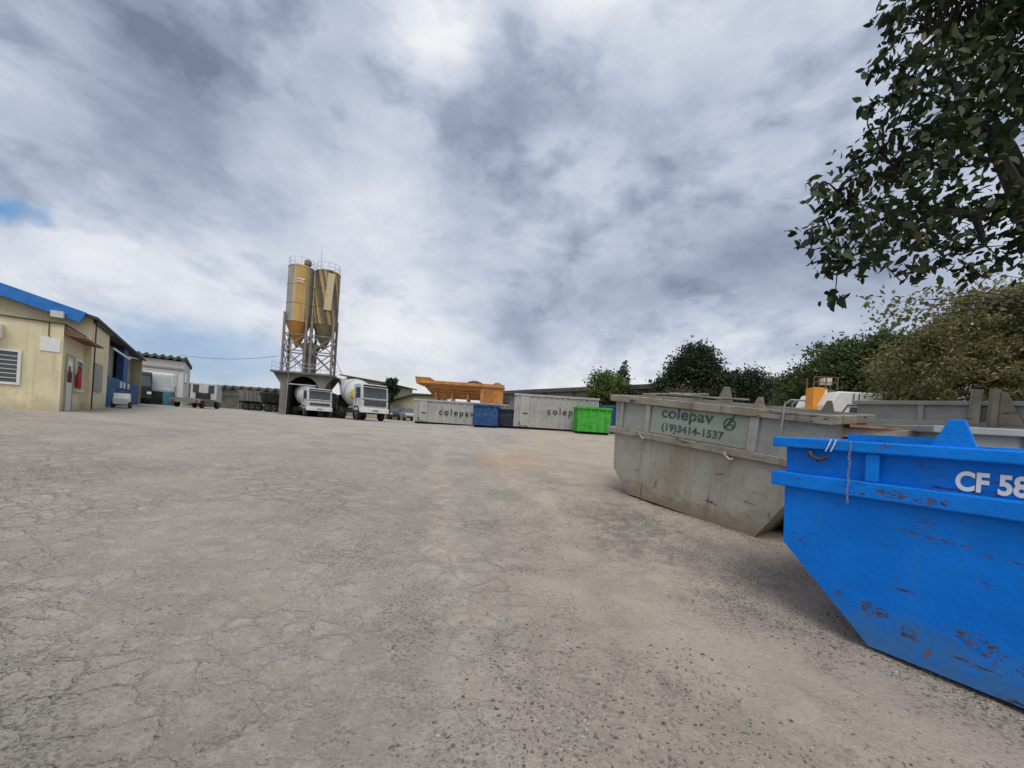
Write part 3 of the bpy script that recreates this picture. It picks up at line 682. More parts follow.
MB().box(-2.9, 2.9, -2.4, 2.4, DK-.159, DK-.02).build('deck', M['conc_dark'], tower)
MB().box(-1.54, 1.54, 1.3, 1.45, 0, 3.4).build('arch_shade_panel', M['black'], tower)  # black panel stands in for the darkness inside the arch
MB().tube((-1.25, -2.05, 2.55), (1.25, -2.05, 2.55), .05).build('cross_pipe', M['galv'], tower)
MB().box(2.05, 2.75, -1.9, .9, 0, 2.1).build('control_cabin', M['conc_dark'], tower)
MB().tube((-1.42, -2.12, 0), (-1.25, -2.12, 6.3), .05).build('downpipe', M['galv'], tower)
rail_ = MB()
for x in np.arange(-2.8, 2.81, .7):
    for y in (-2.35, 2.35): rail_.tube((x, y, DK), (x, y, DK+.7), .016, n=5)
for z in (.35, .7):
    for y in (-2.35, 2.35): rail_.tube((-2.8, y, DK+z), (2.8, y, DK+z), .014, n=5)
    for x in (-2.8, 2.8): rail_.tube((x, -2.35, DK+z), (x, 2.35, DK+z), .014, n=5)
rail_.build('guard_rail', M['galv'], tower)
SXL, SXR, CT = -1.28, 1.28, 7.95
for sx_ in (SXL, SXR):
    for (ox, oy) in ((-1.02, -1.02), (1.02, -1.02), (1.02, 1.02), (-1.02, 1.02)):
        MB().tube((sx_+ox, oy, DK), (sx_+ox, oy, CT+.7), .13, n=10).build('leg', M['pink_steel'], tower, smooth=True)
br = MB()
for sx_ in (SXL, SXR):
    c4 = [(-1.02, -1.02), (1.02, -1.02), (1.02, 1.02), (-1.02, 1.02)]
    for i in range(4):
        a, c = c4[i], c4[(i+1) % 4]
        for z0_, z1_ in ((DK+.3, DK+1.9), (DK+1.9, DK+3.3)):
            br.tube((sx_+a[0], a[1], z0_), (sx_+c[0], c[1], z1_), .05, n=6); br.tube((sx_+c[0], c[1], z0_), (sx_+a[0], a[1], z1_), .05, n=6)
        for z in (DK+1.9, DK+3.3): br.tube((sx_+a[0], a[1], z), (sx_+c[0], c[1], z), .05, n=6)
br.build('cross_brace', M['pink_steel'], tower)
MB().box(-.55, .55, -.6, .6, DK+.001, DK+1.7).prism([(-.9, DK+2.6), (.9, DK+2.6), (.45, DK+1.7), (-.45, DK+1.7)], -.7, .7).build('weigh_hopper', M['conc_dark'], tower)
for sx_ in (SXL, SXR):
    MB().tube((sx_, 0, CT-1.85), (sx_*.25, 0, DK+2.5), .14, n=10).build('screw_feeder', M['steel'], tower)
tw = tower.matrix_basis.copy()
bpy.context.view_layer.update(); tw = tower.matrix_world.copy()
def silo(label, sx_, top, shell, cone, cone_len, tip):
    loc = tw @ Vector((sx_, 0, CT))
    t_ = thing('cement_silo', label, 'silo', loc, rotz=face, group='cement silos on the batching tower'); t_.scale = (TS, TS, 1)
    Hh = top-CT; n = 22
    MB().lathe([(1.22, 0), (1.22, Hh-.001), (1.15, Hh+.06), (.1, Hh+.22)], (0, 0, 0), (0, 0, 1), n).build('shell', shell, t_, smooth=True)
    MB().lathe([(.16, -cone_len), (1.20, -.001)], (tip, 0, 0), (0, 0, 1), n).build('cone', cone, t_, smooth=True)
    for z in (.02, Hh*.33, Hh*.66, Hh-.1): MB().lathe([(1.225, z), (1.25, z+.02), (1.25, z+.06), (1.225, z+.08)], (0, 0, 0), (0, 0, 1), n).build('hoop', shell, t_)
    r2 = MB()
    for i in range(12):
        a = 2*math.pi*i/12; r2.tube((1.18*math.cos(a), 1.18*math.sin(a), Hh), (1.18*math.cos(a), 1.18*math.sin(a), Hh+.7), .014, n=5)
        c = 2*math.pi*(i+1)/12
        for z in (.35, .7): r2.tube((1.18*math.cos(a), 1.18*math.sin(a), Hh+z), (1.18*math.cos(c), 1.18*math.sin(c), Hh+z), .013, n=5)
    r2.build('top_railing', M['galv'], t_)
    return t_, Hh
s1, H1 = silo('silo with orange centre sheet and grey flanks, left of the pair', SXL, 12.75, M['silo_a'], M['cone_orange'], 2.05, 0)
MB().tube((1.30, -.25, -3.5), (1.30, -.25, H1+.2), .07, n=8).build('filling_pipe', M['white'], s1)
MB().lathe([(.3, 0), (.36, .1), (.36, .35), (.2, .5)], (.55, -.55, H1+.2), (0, 0, 1), 12).build('top_filter', M['conc'], s1)
MB().box(-.35, .35, -1.262, -1.255, H1-1.25, H1-1.15).box(-.3, .3, -1.262, -1.255, H1-1.45, H1-1.36).build('worn_mark', M['white'], s1)
s2, H2 = silo('silo with dark olive and tan diagonal stripes, right of the pair', SXR, 12.65, M['silo_b'], M['cone_olive'], 2.0, 0)
bp_ = MB(); bp_.prism([(-.02, H2-.25), (.62, H2-.25), (.42, 1.25), (-.28, 1.25)], -1.33, -1.20); bp_.build('beige_panel', M['silo_beige'], s2)
MB().tube((-.75, -.4, H2), (-.75, -.4, H2+2.3), .025, .012, n=5).build('antenna', M['steel'], s2)

# ------------------------------------------------------------------ vehicles
def wheel_parts(parent, x, y, r=.5, w=.28, out=-1):
    wh = MB().lathe([(r*.55, 0), (r*.93, 0), (r, .05), (r, w-.05), (r*.93, w), (r*.55, w)], (x, y-w/2, r), (0, 1, 0), 20).build('wheel', M['rubber'], parent, smooth=True)
    MB().lathe([(r*.56, .02), (r*.5, .0), (r*.25, .06), (r*.2, -.03), (r*.05, -.03)], (x, y+out*w/2, r), (0, -out, 0), 14).build('rim', M['rim'], wh)
    return wh
def mixer_truck(label, loc, rot, cabmat, grille_h, yellow):
    t_ = thing('mixer_truck', label, 'truck', loc, rotz=rot, group='concrete mixer trucks by the silos')   # front along +X
    MB().box(-7.2, -.3, -.45, .45, .75, 1.02).build('chassis', M['black'], t_)
    cab = MB(); pr = [(-1.75, .75), (0, .75), (.03, 1.45), (-.04, 1.75), (-.24, 2.72), (-.45, 2.88), (-1.75, 2.88)]
    cab.prism(pr, -1.18, 1.18); cabo = cab.build('cab', cabmat, t_, bevel=.05)
    ws = MB(); ws.hexa([(-.030, -1.02, 1.78), (-.030, 1.02, 1.78), (-.10, 1.02, 1.78), (-.10, -1.02, 1.78)], [(-.195, -.98, 2.60), (-.195, .98, 2.60), (-.30, .98, 2.60), (-.30, -.98, 2.60)]); ws.build('windscreen', M['glass'], cabo)
    for s_ in (-1, 1):
        MB().prism([(-1.25, 1.75), (-.28, 1.75), (-.46, 2.58), (-1.25, 2.58)], s_*1.19-.01, s_*1.19+.01).build('side_window', M['glass'], cabo)
        MB().box(-.28, -.18, s_*1.34-.08, s_*1.34+.08, 1.9, 2.35).tube((-.25, s_*1.18, 2.3), (-.23, s_*1.34, 2.3), .015).build('mirror', M['black'], cabo)
        MB().box(.05, .12, s_*.92-.14, s_*.92+.14, .78, .95).build('headlight', M['headlight'], cabo)
        MB().prism([(-1.55, .72), (-1.4, 1.12), (-.55, 1.12), (-.40, .72), (-.5, .72), (-.62, 1.04), (-1.33, 1.04), (-1.45, .72)], s_*1.10-.12, s_*1.10+.12).build('mudguard', M['black'], cabo)
    MB().box(.02, .06, -.95, .95, 1.16, 1.16+grille_h).build('grille', M['black'], cabo)
    for zz in np.arange(1.22, 1.12+grille_h, .09): MB().box(.061, .068, -.9, .9, zz, zz+.025).build('grille_bar', M['steel'], cabo)
    MB().box(-.10, .10, -1.05, 1.05, 2.66, 2.78).build('sun_visor', M['black'], cabo)
    for s_ in (-.5, .25): MB().tube((-.015, s_, 1.78), (-.10, s_+.38, 2.2), .014, n=5).build('wiper', M['black'], cabo)
    MB().box(-.02, .035, -1.15, 1.15, 1.62, 1.70).build('stripe', M['steel'], cabo)
    for s_ in (-1, 1): MB().box(-1.30, -1.24, s_*1.186-.006, s_*1.186+.006, .95, 2.65).build('door_seam', M['black'], cabo); MB().box(-1.2, -1.05, s_*1.20-.015, s_*1.20+.015, 1.55, 1.60).build('door_handle', M['black'], cabo)
    MB().box(-.25, .16, -1.2, 1.2, .62, .98).build('bumper', M['white'], cabo, bevel=.03)
    MB().box(.161, .17, -.26, .26, .72, .86).build('number_plate', M['steel'], cabo)
    for s_ in (-1, 1):
        wheel_parts(t_, -.98, s_*1.02, .5, .3, s_)
        wheel_parts(t_, -4.9, s_*.95, .5, .5, s_); wheel_parts(t_, -6.15, s_*.95, .5, .5, s_)
    d0 = Vector((-2.0, 0, 1.85)); d1 = Vector((-7.0, 0, 2.85)); ax = (d1-d0); Ld = ax.length
    dr = MB().lathe([(.25, 0), (.62, .02), (.98, .75), (1.19, 1.5), (1.20, 2.4), (1.0, 3.6), (.62, Ld-.3), (.55, Ld)], d0, ax, 28).build('drum', M['mixer'], t_, smooth=True)
    bnd = MB(); axn = ax.normalized()
    bnd.lathe([(1.205, 0), (1.225, .02), (1.225, .1), (1.205, .12)], d0+axn*1.9, ax, 28); bnd.build('drum_ring', M['steel'], dr)
    if yellow:
        side_ = Vector((0, -1, 0)); cpt = d0+axn*.55+Vector((.05, -.98, .15))
        MB().lathe([(.36, 0), (.42, .05), (.30, .16), (.1, .2)], d0+axn*.62+Vector((0, -.82, .12)), (.45, -.85, .1), 14).build('yellow_cover', M['yellow'], dr)
    ft = MB(); ft.box(-2.35, -1.85, -.7, .7, 1.0, 1.75).box(-7.0, -6.6, -.6, .6, 1.0, 2.15); ft.build('drum_support', M['black'], t_)
    hpr = MB(); hpr.hexa([(-7.5, -.35, 2.9), (-6.9, -.35, 2.9), (-6.9, .35, 2.9), (-7.5, .35, 2.9)], [(-7.7, -.6, 3.6), (-6.8, -.6, 3.6), (-6.8, .6, 3.6), (-7.7, .6, 3.6)]); hpr.build('charge_hopper', M['mixer'], t_)
    MB().tube((-7.4, 0, 2.1), (-8.0, -.3, 1.3), .22, n=8).build('chute', M['steel'], t_)
    for s_ in (-1, 1): MB().box(-4.1, -2.0, s_*1.1-.02, s_*1.1+.02, .55, .95).build('side_guard', M['black'], t_)
    MB().tube((-3.2, -.8, .85), (-2.2, -.8, .85), .28, n=12).build('fuel_tank', M['steel'], t_)
    return t_
mixer_truck('larger white mixer truck with a yellow cover on its drum, clear of the arch', base_at(374, 30.5), R(-90+43), M['mixer'], .42, True).scale = (.95, .93, 1.0)
tk = mixer_truck('smaller white mixer truck with its drum under the concrete arch', base_at(319, 31.2), R(-90+44), M['mixer'], .24, False); tk.scale = (.78, .80, .80)

def box_truck(label, px, Y, rot, w, h, mats, group=None, gl=None):
    t_ = thing('truck', label, 'truck', base_at(px, Y), rotz=rot, group=group)   # front along +X
    c_ = MB(); c_.prism([(-1.6, .55), (0, .55), (.03, 1.3), (-.2, h*.93), (-.4, h), (-1.6, h)], -w/2, w/2); c_ = c_.build('cab', mats[0], t_, bevel=.05)
    MB().hexa([(0.0, -w*.42, h*.56), (0.0, w*.42, h*.56), (-.1, w*.42, h*.56), (-.1, -w*.42, h*.56)], [(-.155, -w*.40, h*.86), (-.155, w*.40, h*.86), (-.3, w*.4, h*.86), (-.3, -w*.4, h*.86)]).build('windscreen', gl or M['glass'], c_)
    MB().box(.02, .06, -w*.4, w*.4, .78, 1.12).build('grille', M['black'], c_)
    MB().box(-.1, .14, -w*.5, w*.5, .45, .74).build('bumper', M['black'], c_)
    for s_ in (-1, 1):
        MB().box(.05, .08, s_*w*.36-.13, s_*w*.36+.13, .8, 1.0).build('headlight', M['headlight'], c_)
        wheel_parts(t_, -.85, s_*(w/2-.15), .45, .26, s_); wheel_parts(t_, -4.3, s_*(w/2-.15), .45, .26, s_)
    MB().box(-5.6, -1.6, -.4, .4, .55, .8).build('chassis', M['black'], t_)
    return t_
# white lorry in front of the white warehouse, dark lorry beside it
M['dull_white'] = paint('dull_white_paint', (.50, .51, .50), .5, .12, dirt=.45, streak=.3)
bt = box_truck('white lorry facing the yard in front of the white warehouse', 158, 32.5, R(-90+47), 1.9, 2.75, (M['dull_white'],), gl=M['pale_glass'])
MB().box(-5.6, -1.7, -.85, .85, .82, 1.7).build('cargo_bed', M['dim_truck'], bt, bevel=.03)
dk = box_truck('dark lorry half hidden beside the blue workshop doors', 140.5, 31, R(-90+50), 1.25, 2.6, (M['black'],))
MB().box(-5.6, -1.7, -.58, .58, .82, 2.0).build('cargo_bed', M['black'], dk)
# white flatbed seen from behind
ft_ = thing('flatbed_truck', 'small white flatbed truck seen from the rear by the far shed', 'truck', base_at(193, 30), rotz=R(0))
fw = MB(); fw.prism([(2.0, .55), (3.4, .55), (3.4, 1.2), (3.15, 2.05), (2.0, 2.05)], -1.0, 1.0, 'x' if False else 'y'); ft_.rotation_euler = (0, 0, R(110)); ft_.scale = (.9, .9, 1)
cabw = fw.build('cab', M['dull_white'], ft_, bevel=.05)
for s_ in (-1, 1): MB().box(1.97, 1.998, s_*.58-.22, s_*.58+.22, 1.25, 1.9).build('rear_window', M['glass'], cabw)
MB().box(1.90, 1.965, -.55, .55, .75, 1.25).build('headboard', M['black'], ft_)
MB().box(-1.6, 1.89, -1.05, 1.05, .56, .70).build('bed', M['dim_truck'], ft_)
MB().box(-1.62, -1.601, -1.05, 1.05, .36, .70).build('tail_bar', M['dim_truck'], ft_)
for s_ in (-1, 1):
    wheel_parts(ft_, -.7, s_*.85, .36, .24, s_); wheel_parts(ft_, 2.7, s_*.85, .36, .24, s_)
    MB().box(-1.64, -1.622, s_*.8-.12, s_*.8+.12, .42, .54).build('tail_light', M['red'], ft_)
    MB().tube((2.9, s_*1.0, 1.7), (3.0, s_*1.25, 1.7), .02).box(2.96, 3.04, s_*1.25-.06, s_*1.25+.06, 1.5, 1.85).build('mirror', M['black'], ft_)
# grey tipper trailers by the far shed
def tipper(label, px, Y, rot, Lb, h, mat):
    t_ = thing('tipper_body', label, 'trailer', base_at(px, Y), rotz=rot, group='grey tippers parked by the far shed')
    b_ = MB(); b_.hexa([(-Lb/2+.25, -.9, .95), (Lb/2-.1, -.9, .95), (Lb/2-.1, .9, .95), (-Lb/2+.25, .9, .95)], [(-Lb/2, -1.15, h), (Lb/2, -1.15, h), (Lb/2, 1.15, h), (-Lb/2, 1.15, h)]); b_.build('body', mat, t_)
    for i in range(4): x = -Lb/2+.5+i*(Lb-1)/3; MB().hexa([(x-.05, -1.0, .95), (x+.05, -1.0, .95), (x+.05, -.9, .95), (x-.05, -.9, .95)], [(x-.05, -1.22, h), (x+.05, -1.22, h), (x+.05, -1.1, h), (x-.05, -1.1, h)]).build('rib', mat, t_)
    MB().box(-Lb/2, Lb/2, -.4, .4, .7, .94).build('chassis', M['black'], t_)
    for x in (-Lb/2+.7, -Lb/2+1.7, Lb/2-.7):
        for s_ in (-1, 1): wheel_parts(t_, x, s_*.9, .36, .28, s_)
    return t_
tipper('pale grey tipper trailer, left of the two by the far shed', 251, 41, R(24), 2.1, 2.05, M['dim_truck'])
tipper('dark grey tipper trailer closest to the batching tower', 272.5, 39, R(24), 2.1, 1.85, M['black'])

def car(label, px, Y, rot, mat, group='cars parked by the buildings'):
    t_ = thing('parked_car', label, 'car', base_at(px, Y), rotz=rot, group=group)
    b_ = MB(); b_.prism([(-2.0, .3), (2.0, .3), (2.05, .62), (1.9, .82), (.95, .92), (-1.85, .95), (-2.05, .75)], -.82, .82); b_.build('body', mat, t_, bevel=.07)
    g_ = MB(); g_.hexa([(-1.75, -.76, .93), (.95, -.76, .90), (.95, .76, .90), (-1.75, .76, .93)], [(-1.35, -.62, 1.40), (.25, -.62, 1.40), (.25, .62, 1.40), (-1.35, .62, 1.40)]); g_ = g_.build('cabin_glass', M['glass'], t_)
    MB().box(-1.33, .24, -.63, .63, 1.385, 1.44).build('roof', mat, t_, bevel=.03)
    for x in (-1.25, 1.3):
        for s_ in (-1, 1): wheel_parts(t_, x, s_*.74, .31, .2, s_)
    for s_ in (-1, 1): MB().box(2.0, 2.06, s_*.6-.14, s_*.6+.14, .6, .74).build('headlight', M['headlight'], t_)
    MB().box(1.95, 2.09, -.75, .75, .32, .48).build('bumper', M['black'], t_)
    return t_
_c, _ex, _ey = Vector((-14.05, 12.0, 0)), Vector((-.631, .776, 0)), Vector((-.776, -.631, 0))
cl_ = _c+_ex*6.9-_ey*.62; cl_.z = zt(cl_.x, cl_.y)
cw_ = thing('wheeled_washer', 'small white wheeled machine standing against the blue workshop wall', 'machine', cl_, rotz=math.atan2(_ey.y, _ey.x)+R(90))
MB().prism([(-.38, .16), (.38, .16), (.42, .42), (.22, .66), (-.30, .66), (-.38, .5)], -.26, .26).build('body', M['white'], cw_, bevel=.03)
MB().prism([(.25, .46), (.38, .46), (.24, .62), (.18, .62)], -.275, -.261).build('side_vent', M['black'], cw_)
MB().path([(-.32, -.2, .6), (-.46, -.2, .85), (-.46, .2, .85), (-.32, .2, .6)], .018, 6).build('handle', M['black'], cw_)
for x in (-.24, .26):
    for s_ in (-1, 1): wheel_parts(cw_, x, s_*.27, .15, .07, s_)
car('silver car right of the larger mixer truck', 408, 44, R(-60), M['galv'])
car('dark car in front of the olive shed', 397, 46, R(-75), M['navy'])
# barrel
o_ = base_at(168.5, 31.5); bb = thing('water_barrel', 'blue plastic barrel standing before the white warehouse', 'barrel', o_)
MB().lathe([(.32, 0), (.36, .08), (.38, .5), (.38, 1.0), (.34, 1.12), (.1, 1.14)], (0, 0, 0), (0, 0, 1), 18).build('drum', M['barrel'], bb, smooth=True)
rg = MB()
for z in (.35, .75): rg.lathe([(.381, 0), (.40, .02), (.40, .06), (.381, .08)], (0, 0, z), (0, 0, 1), 18)
rg.build('hoop', M['barrel'], bb)

# ------------------------------------------------------------------ cream office with workshop
C0 = Vector((-14.05, 12.0, 1.15)); brot = math.atan2(.776, -.631)
office = thing('office_building', 'cream rendered office with bright blue fascia, barred window and brown awning', 'building', C0, rotz=brot)
# front block: x 0..2.8 (deep), y 0..7 (to the left)
BH = 2.70
wl = MB(); wl.box(0, 2.8, 0, 7, -.3, BH); wl.build('front_block', M['cream'], office)
MB().box(-.06, 2.8, -.04, 7, BH+.002, BH+.035).build('ledge', M['soffit'], office)
# main hall: gable facing front at x=2.8
EV, SL, XE = 3.42, .27, 6.3
hall = MB(); ridge = 6.0
hall.prism([(-.18, -.3), (ridge*2, -.3), (ridge*2, EV), (ridge, EV+SL*ridge), (-.18, EV)], 2.802, XE, 'x'); hall.build('hall', M['cream'], office)
rf = MB()
rf.prism([(-.34, EV-.06), (ridge, EV+SL*ridge+.06), (ridge*2+.4, EV-.10), (ridge*2+.4, EV-.02), (ridge, EV+SL*ridge+.15), (-.34, EV+.04)], 2.55, 19.5, 'x'); rf.build('roof', M['dark_roof'], office)
fa = MB(); fa.prism([(.10, EV-.26), (ridge, EV+SL*ridge-.20), (ridge, EV+SL*ridge+.17), (-.05, EV+.13)], 2.44, 2.548, 'x'); fa.build('fascia', M['fascia'], office)
# workshop bay beyond the hall
MB().box(XE+.002, 19.3, 5.5, 5.7, -.3, EV).build('workshop_back_wall', M['cream_dim'], office)
MB().box(19.1, 19.3, -.18, 5.49, -.3, EV).build('workshop_end_wall', M['cream_dim'], office)
for x in (XE+.01, 9.4, 12.5, 15.7): MB().box(x, x+3.03, -.10, .10, -.3, 1.55).build('blue_panel', M['cobalt'], office)
MB().box(XE+.01, 18.9, .36, .44, 1.3, EV-.1).build('upper_sheet', M['greywall'], office)
for x in (11.9,): MB().box(x, x+1.7, -.06, .19, 1.56, EV-.05).build('column', M['cobalt'], office)
for x in (10.6, 11.8, 13.4): MB().box(x, x+.55, -.13, -.101, 1.15, 1.48).build('notice', M['white'], office)
MB().box(XE+.4, 12, -.30, -.24, 2.75, 2.82).build('light_tube', M['white'], office)
# window on front
wf = MB(); y0, y1, z0, z1 = .86, 2.4, .80, 1.70
for a in ((y0-.065, y1+.065, z0-.065, z0), (y0-.065, y1+.065, z1, z1+.065), (y0-.065, y0, z0, z1), (y1, y1+.065, z0, z1)): wf.box(-.05, .0, *a)
wo = wf.build('window', M['white'], office)
MB().box(-.012, -.001, y0, y1, z0, z1).build('pane', M['glass'], wo)
gb = MB()
for i in range(1, 7): z = z0+(z1-z0)*i/7; gb.box(-.035, -.015, y0, y1, z-.009, z+.009)
for y in (1.22, 1.80): gb.box(-.045, -.036, y-.014, y+.014, z0, z1)
gb.build('grille', M['white'], wo)
MB().box(-.02, -.001, .05, .46, 1.83, 2.26).build('name_plate', M['white'], office)
MB().box(-.25, -.001, 1.15, 1.7, 2.05, 2.45).build('air_conditioner', M['white'], office, bevel=.02)
MB().box(2.80, 6.2, -.30, -.21, EV-.16, EV-.07).build('gutter', M['soffit'], office)
MB().path([(-.02, .30, BH), (-.02, .30, 2.3), (-.02, .26, 2.27)], .012, 6).build('conduit', M['soffit'], office)
MB().box(2.25, 2.43, .45, .75, EV-.22, EV+.0).build('floodlight', M['whitewall'], office)
# side wall y=0: door, window, awning
dr_ = MB(); dr_.box(.42, 1.22, -.03, -.001, 0, 1.78); do = dr_.build('door', M['whitewall'], office)
MB().box(.36, .42, -.05, 0, 0, 1.84).box(1.22, 1.28, -.05, 0, 0, 1.84).box(.42, 1.22, -.05, 0, 1.78, 1.84).build('door_frame', M['cream_dim'], do)
MB().box(.52, 1.12, -.034, -.031, .95, 1.66).build('pane', M['glass'], do)
w2 = MB(); w2.box(1.50, 1.58, -.06, 0, .75, 1.80).box(2.5, 2.58, -.06, 0, .75, 1.80).box(1.58, 2.5, -.06, 0, 1.72, 1.80).box(1.45, 2.63, -.10, 0, .68, .75); w2o = w2.build('side_window', M['white'], office)
MB().box(1.58, 2.5, -.02, -.001, .75, 1.72).build('pane', M['glass'], w2o)
aw = MB(); aw.hexa([(.02, -.001, BH-.30), (2.75, -.001, BH-.30), (2.75, -.50, BH-.36), (.02, -.42, BH-.36)], [(.02, -.001, BH+.0), (2.75, -.001, BH+.0), (2.75, -.50, BH-.30), (.02, -.42, BH-.30)]); aw.build('awning', M['brown'], office)
MB().tube((2.95, -.25, 0), (2.95, -.25, EV), .022, n=8).build('downpipe', M['soffit'], office)
MB().box(3.4, 4.9, -.23, -.181, .75, 1.85).build('louvre_window', M['greywall'], office)
# red extinguisher
e0 = office.matrix_basis @ Vector((0, 0, 0)); bpy.context.view_layer.update(); ow = office.matrix_world.copy()
ext = thing('fire_extinguisher', 'red fire extinguisher hanging between the office door and side window', 'extinguisher', ow @ Vector((1.39, -.14, .80)), rotz=brot)
MB().lathe([(.065, 0), (.075, .03), (.075, .40), (.05, .48), (.025, .58)], (0, 0, 0), (0, 0, 1), 14).build('cylinder', M['red'], ext, smooth=True)
MB().path([(0, 0, .58), (0, 0, .70), (.08, -.02, .68), (.12, -.03, .40)], .022, 6).build('hose', M['black'], ext)
MB().box(-.03, .03, -.02, .02, .58, .68).build('valve', M['red'], ext)

# ------------------------------------------------------------------ far buildings
def wave_roof(mb, L, amp, period, y0, y1, z0, z1, th=.05):
    n = int(L/period*8); pts = [(L*i/n, amp*math.sin(2*math.pi*L*i/n/period)) for i in range(n+1)]
    for (xa_, a), (xb_, c) in zip(pts, pts[1:]):
        mb.hexa([(xa_, y0, z0+a-th), (xb_, y0, z0+c-th), (xb_, y1, z1+c-th), (xa_, y1, z1+a-th)], [(xa_, y0, z0+a), (xb_, y0, z0+c), (xb_, y1, z1+c), (xa_, y1, z1+a)])
ww0 = base_at(139, 35); wwh = thing('white_warehouse', 'white warehouse with big roller shutter and scalloped grey roof edge', 'building', ww0, rotz=R(37))
WL = 2.95; WH = at(180, 356, 36.5).z-ww0.z
MB().box(-4, WL, 0, 9, -.2, WH-.5).build('wall', M['whitewall'], wwh)
MB().box(-.2, WL-.45, -.06, -.001, 0, WH-1.45).build('roller_shutter', M['shutter'], wwh)
sl_ = MB()
for i in range(9): sl_.box(-.2, WL-.45, -.075, -.061, .2+i*.3, .23+i*.3)
sl_.build('shutter_rib', M['greywall'], wwh)
MB().box(-4, WL+.02, -.12, -.001, WH-1.30, WH-1.15).build('lintel', M['greywall'], wwh)
MB().box(WL-.9, WL-.5, -.10, -.062, 1.3, 1.8).build('notice', M['greywall'], wwh)
mb = MB(); wave_roof(mb, WL+4.35, .09, .55, -.35, 9, WH-.12, WH-.3, .26); o_ = mb.build('roof', M['dark_roof'], wwh); o_.location = (-4.2, 0, 0)
MB().box(WL+.001, WL+.02, 1.5, 3.5, 2.2, 3.2).build('window', M['glass'], wwh)

fs0 = base_at(176, 46); far_shed = thing('long_shed', 'low long shed with scalloped fibre cement roof and stained grey wall', 'building', fs0, rotz=R(-1))
FL = 17; FH = at(232, 386.5, 46).z-fs0.z
MB().box(0, FL, 0, 8, -.2, FH-.25).build('wall', M['conc_dark'], far_shed)
MB().box(0, FL, -.04, -.001, FH-1.05, FH-.3).build('pale_band', M['greywall'], far_shed)
mb = MB(); wave_roof(mb, FL+.6, .15, 1.0, -.7, 8.5, FH-.05, FH-.2, .22); mb.build('roof', M['dark_roof'], far_shed)
for x in (3.2, 7.5, 11.8): MB().box(x, x+.18, -.12, -.041, 0, FH-.3).build('pilaster', M['conc'], far_shed)
MB().box(8.5, 10.8, -.06, -.042, 0, 2.0).build('sliding_door', M['greywall'], far_shed)

yb0 = base_at(344, 52); yb = thing('yellow_building', 'tall faded yellow building with a sloping roof behind the mixer truck', 'building', yb0, rotz=R(-12))
YH = at(350, 377, 52).z-yb0.z
MB().prism([(0, 0), (6.2, 0), (6.2, YH-.75), (0, YH)], 0, 7).build('wall', M['cream_dim'], yb)
MB().prism([(-.7, YH+.12), (6.7, YH-.78), (6.7, YH-.62), (-.7, YH+.28)], -.5, 7.5).build('roof', M['dark_roof'], yb)
MB().box(3.3, 5.8, -.04, -.001, 2.2, 3.2).build('window_band', M['greywall'], yb)
MB().box(1.0, 2.6, -.04, -.001, 0, 2.6).build('door', M['greywall'], yb)

ob0 = base_at(389, 50); ob = thing('olive_shed', 'olive yellow shed with a low pitched roof left of the orange hopper', 'building', ob0, rotz=R(-4))
OH = at(412, 395, 50).z-ob0.z
MB().prism([(0, 0), (6, 0), (6, OH), (3.2, OH), (0, OH-1.15)], 0, 6).build('wall', M['cream_dim'], ob)
MB().prism([(-.4, OH-1.2), (3.2, OH+.06), (6.3, OH+.06), (6.3, OH+.22), (3.15, OH+.22), (-.4, OH-1.04)], -.4, 6.4).build('roof', M['dark_roof'], ob)
MB().box(.6, 2.2, -.04, -.001, 0, 1.8).build('door', M['greywall'], ob)

# long warehouse behind the trees on the right
wa, wb = Vector((-2.0, 49, 0)), Vector((19.5, 23.5, 0)); wd = (wb-wa); WLn = wd.length
wh0 = Vector((wa.x, wa.y, zt(*wa.xy))); ware = thing('long_warehouse', 'long beige warehouse with dark roof edge running behind the trees', 'building', wh0, rotz=math.atan2(wd.y, wd.x))
WHt = 5.75-wh0.z
MB().box(0, WLn, 0, 14, -.5, WHt-.35).build('wall', M['greywall'], ware)
MB().prism([(-1.0, WHt-.34), (-1.0, WHt), (7, WHt+1.2), (15, WHt), (15, WHt-.34)], -.4, WLn+.4, 'x').build('roof', M['dark_roof'], ware)
for i in range(12):
    x = 1.4+i*(WLn-3)/11; wdw = MB().box(x-.9, x+.9, -.05, -.001, WHt-1.7, WHt-.8).build('window', M['glass'], ware)
    s_ = MB()
    for k in range(4): s_.box(x-.9, x+.9, -.07, -.051, WHt-1.62+k*.22, WHt-1.58+k*.22)
    s_.build('louvre', M['greywall'], wdw)
for i in range(9): x = .3+i*(WLn-.8)/8; MB().box(x-.15, x+.15, -.12, -.001, 0, WHt-.36).build('pilaster', M['conc'], ware)

# ------------------------------------------------------------------ white truck and orange plant behind the skips
ot = base_at(811, 15.0); pl_ = thing('orange_machine', 'orange cabinet with rusty rail on top, standing behind the skips', 'machine', ot, rotz=R(-8))
OTH = at(812, 388, 15).z-ot.z
MB().box(-.24, .16, -.3, .2, .25, OTH).build('cabinet', M['orange_bright'], pl_, bevel=.02)
MB().box(.161, .26, -.25, .15, .25, OTH-.02).build('white_post', M['white'], pl_)
MB().box(.261, .62, -.1, .2, .25, OTH-.05).build('side_cabinet', M['conc'], pl_)
MB().box(-.2, .6, -.2, .18, 0, .249).build('base_frame', M['black'], pl_)
r_ = MB()
for x in (-.22, .2, .6):
    for y in (-.25, .18): r_.tube((x, y, OTH-.06), (x, y, OTH+.40), .025, n=5)
for z in (.2, .40): r_.tube((-.22, -.25, OTH+z), (.6, -.25, OTH+z), .022, n=5)
r_.build('top_rail', M['rusty'], pl_); MB().box(.22, .50, -.1, .15, OTH+.15, OTH+.40).build('lamp_box', M['whitewall'], pl_)
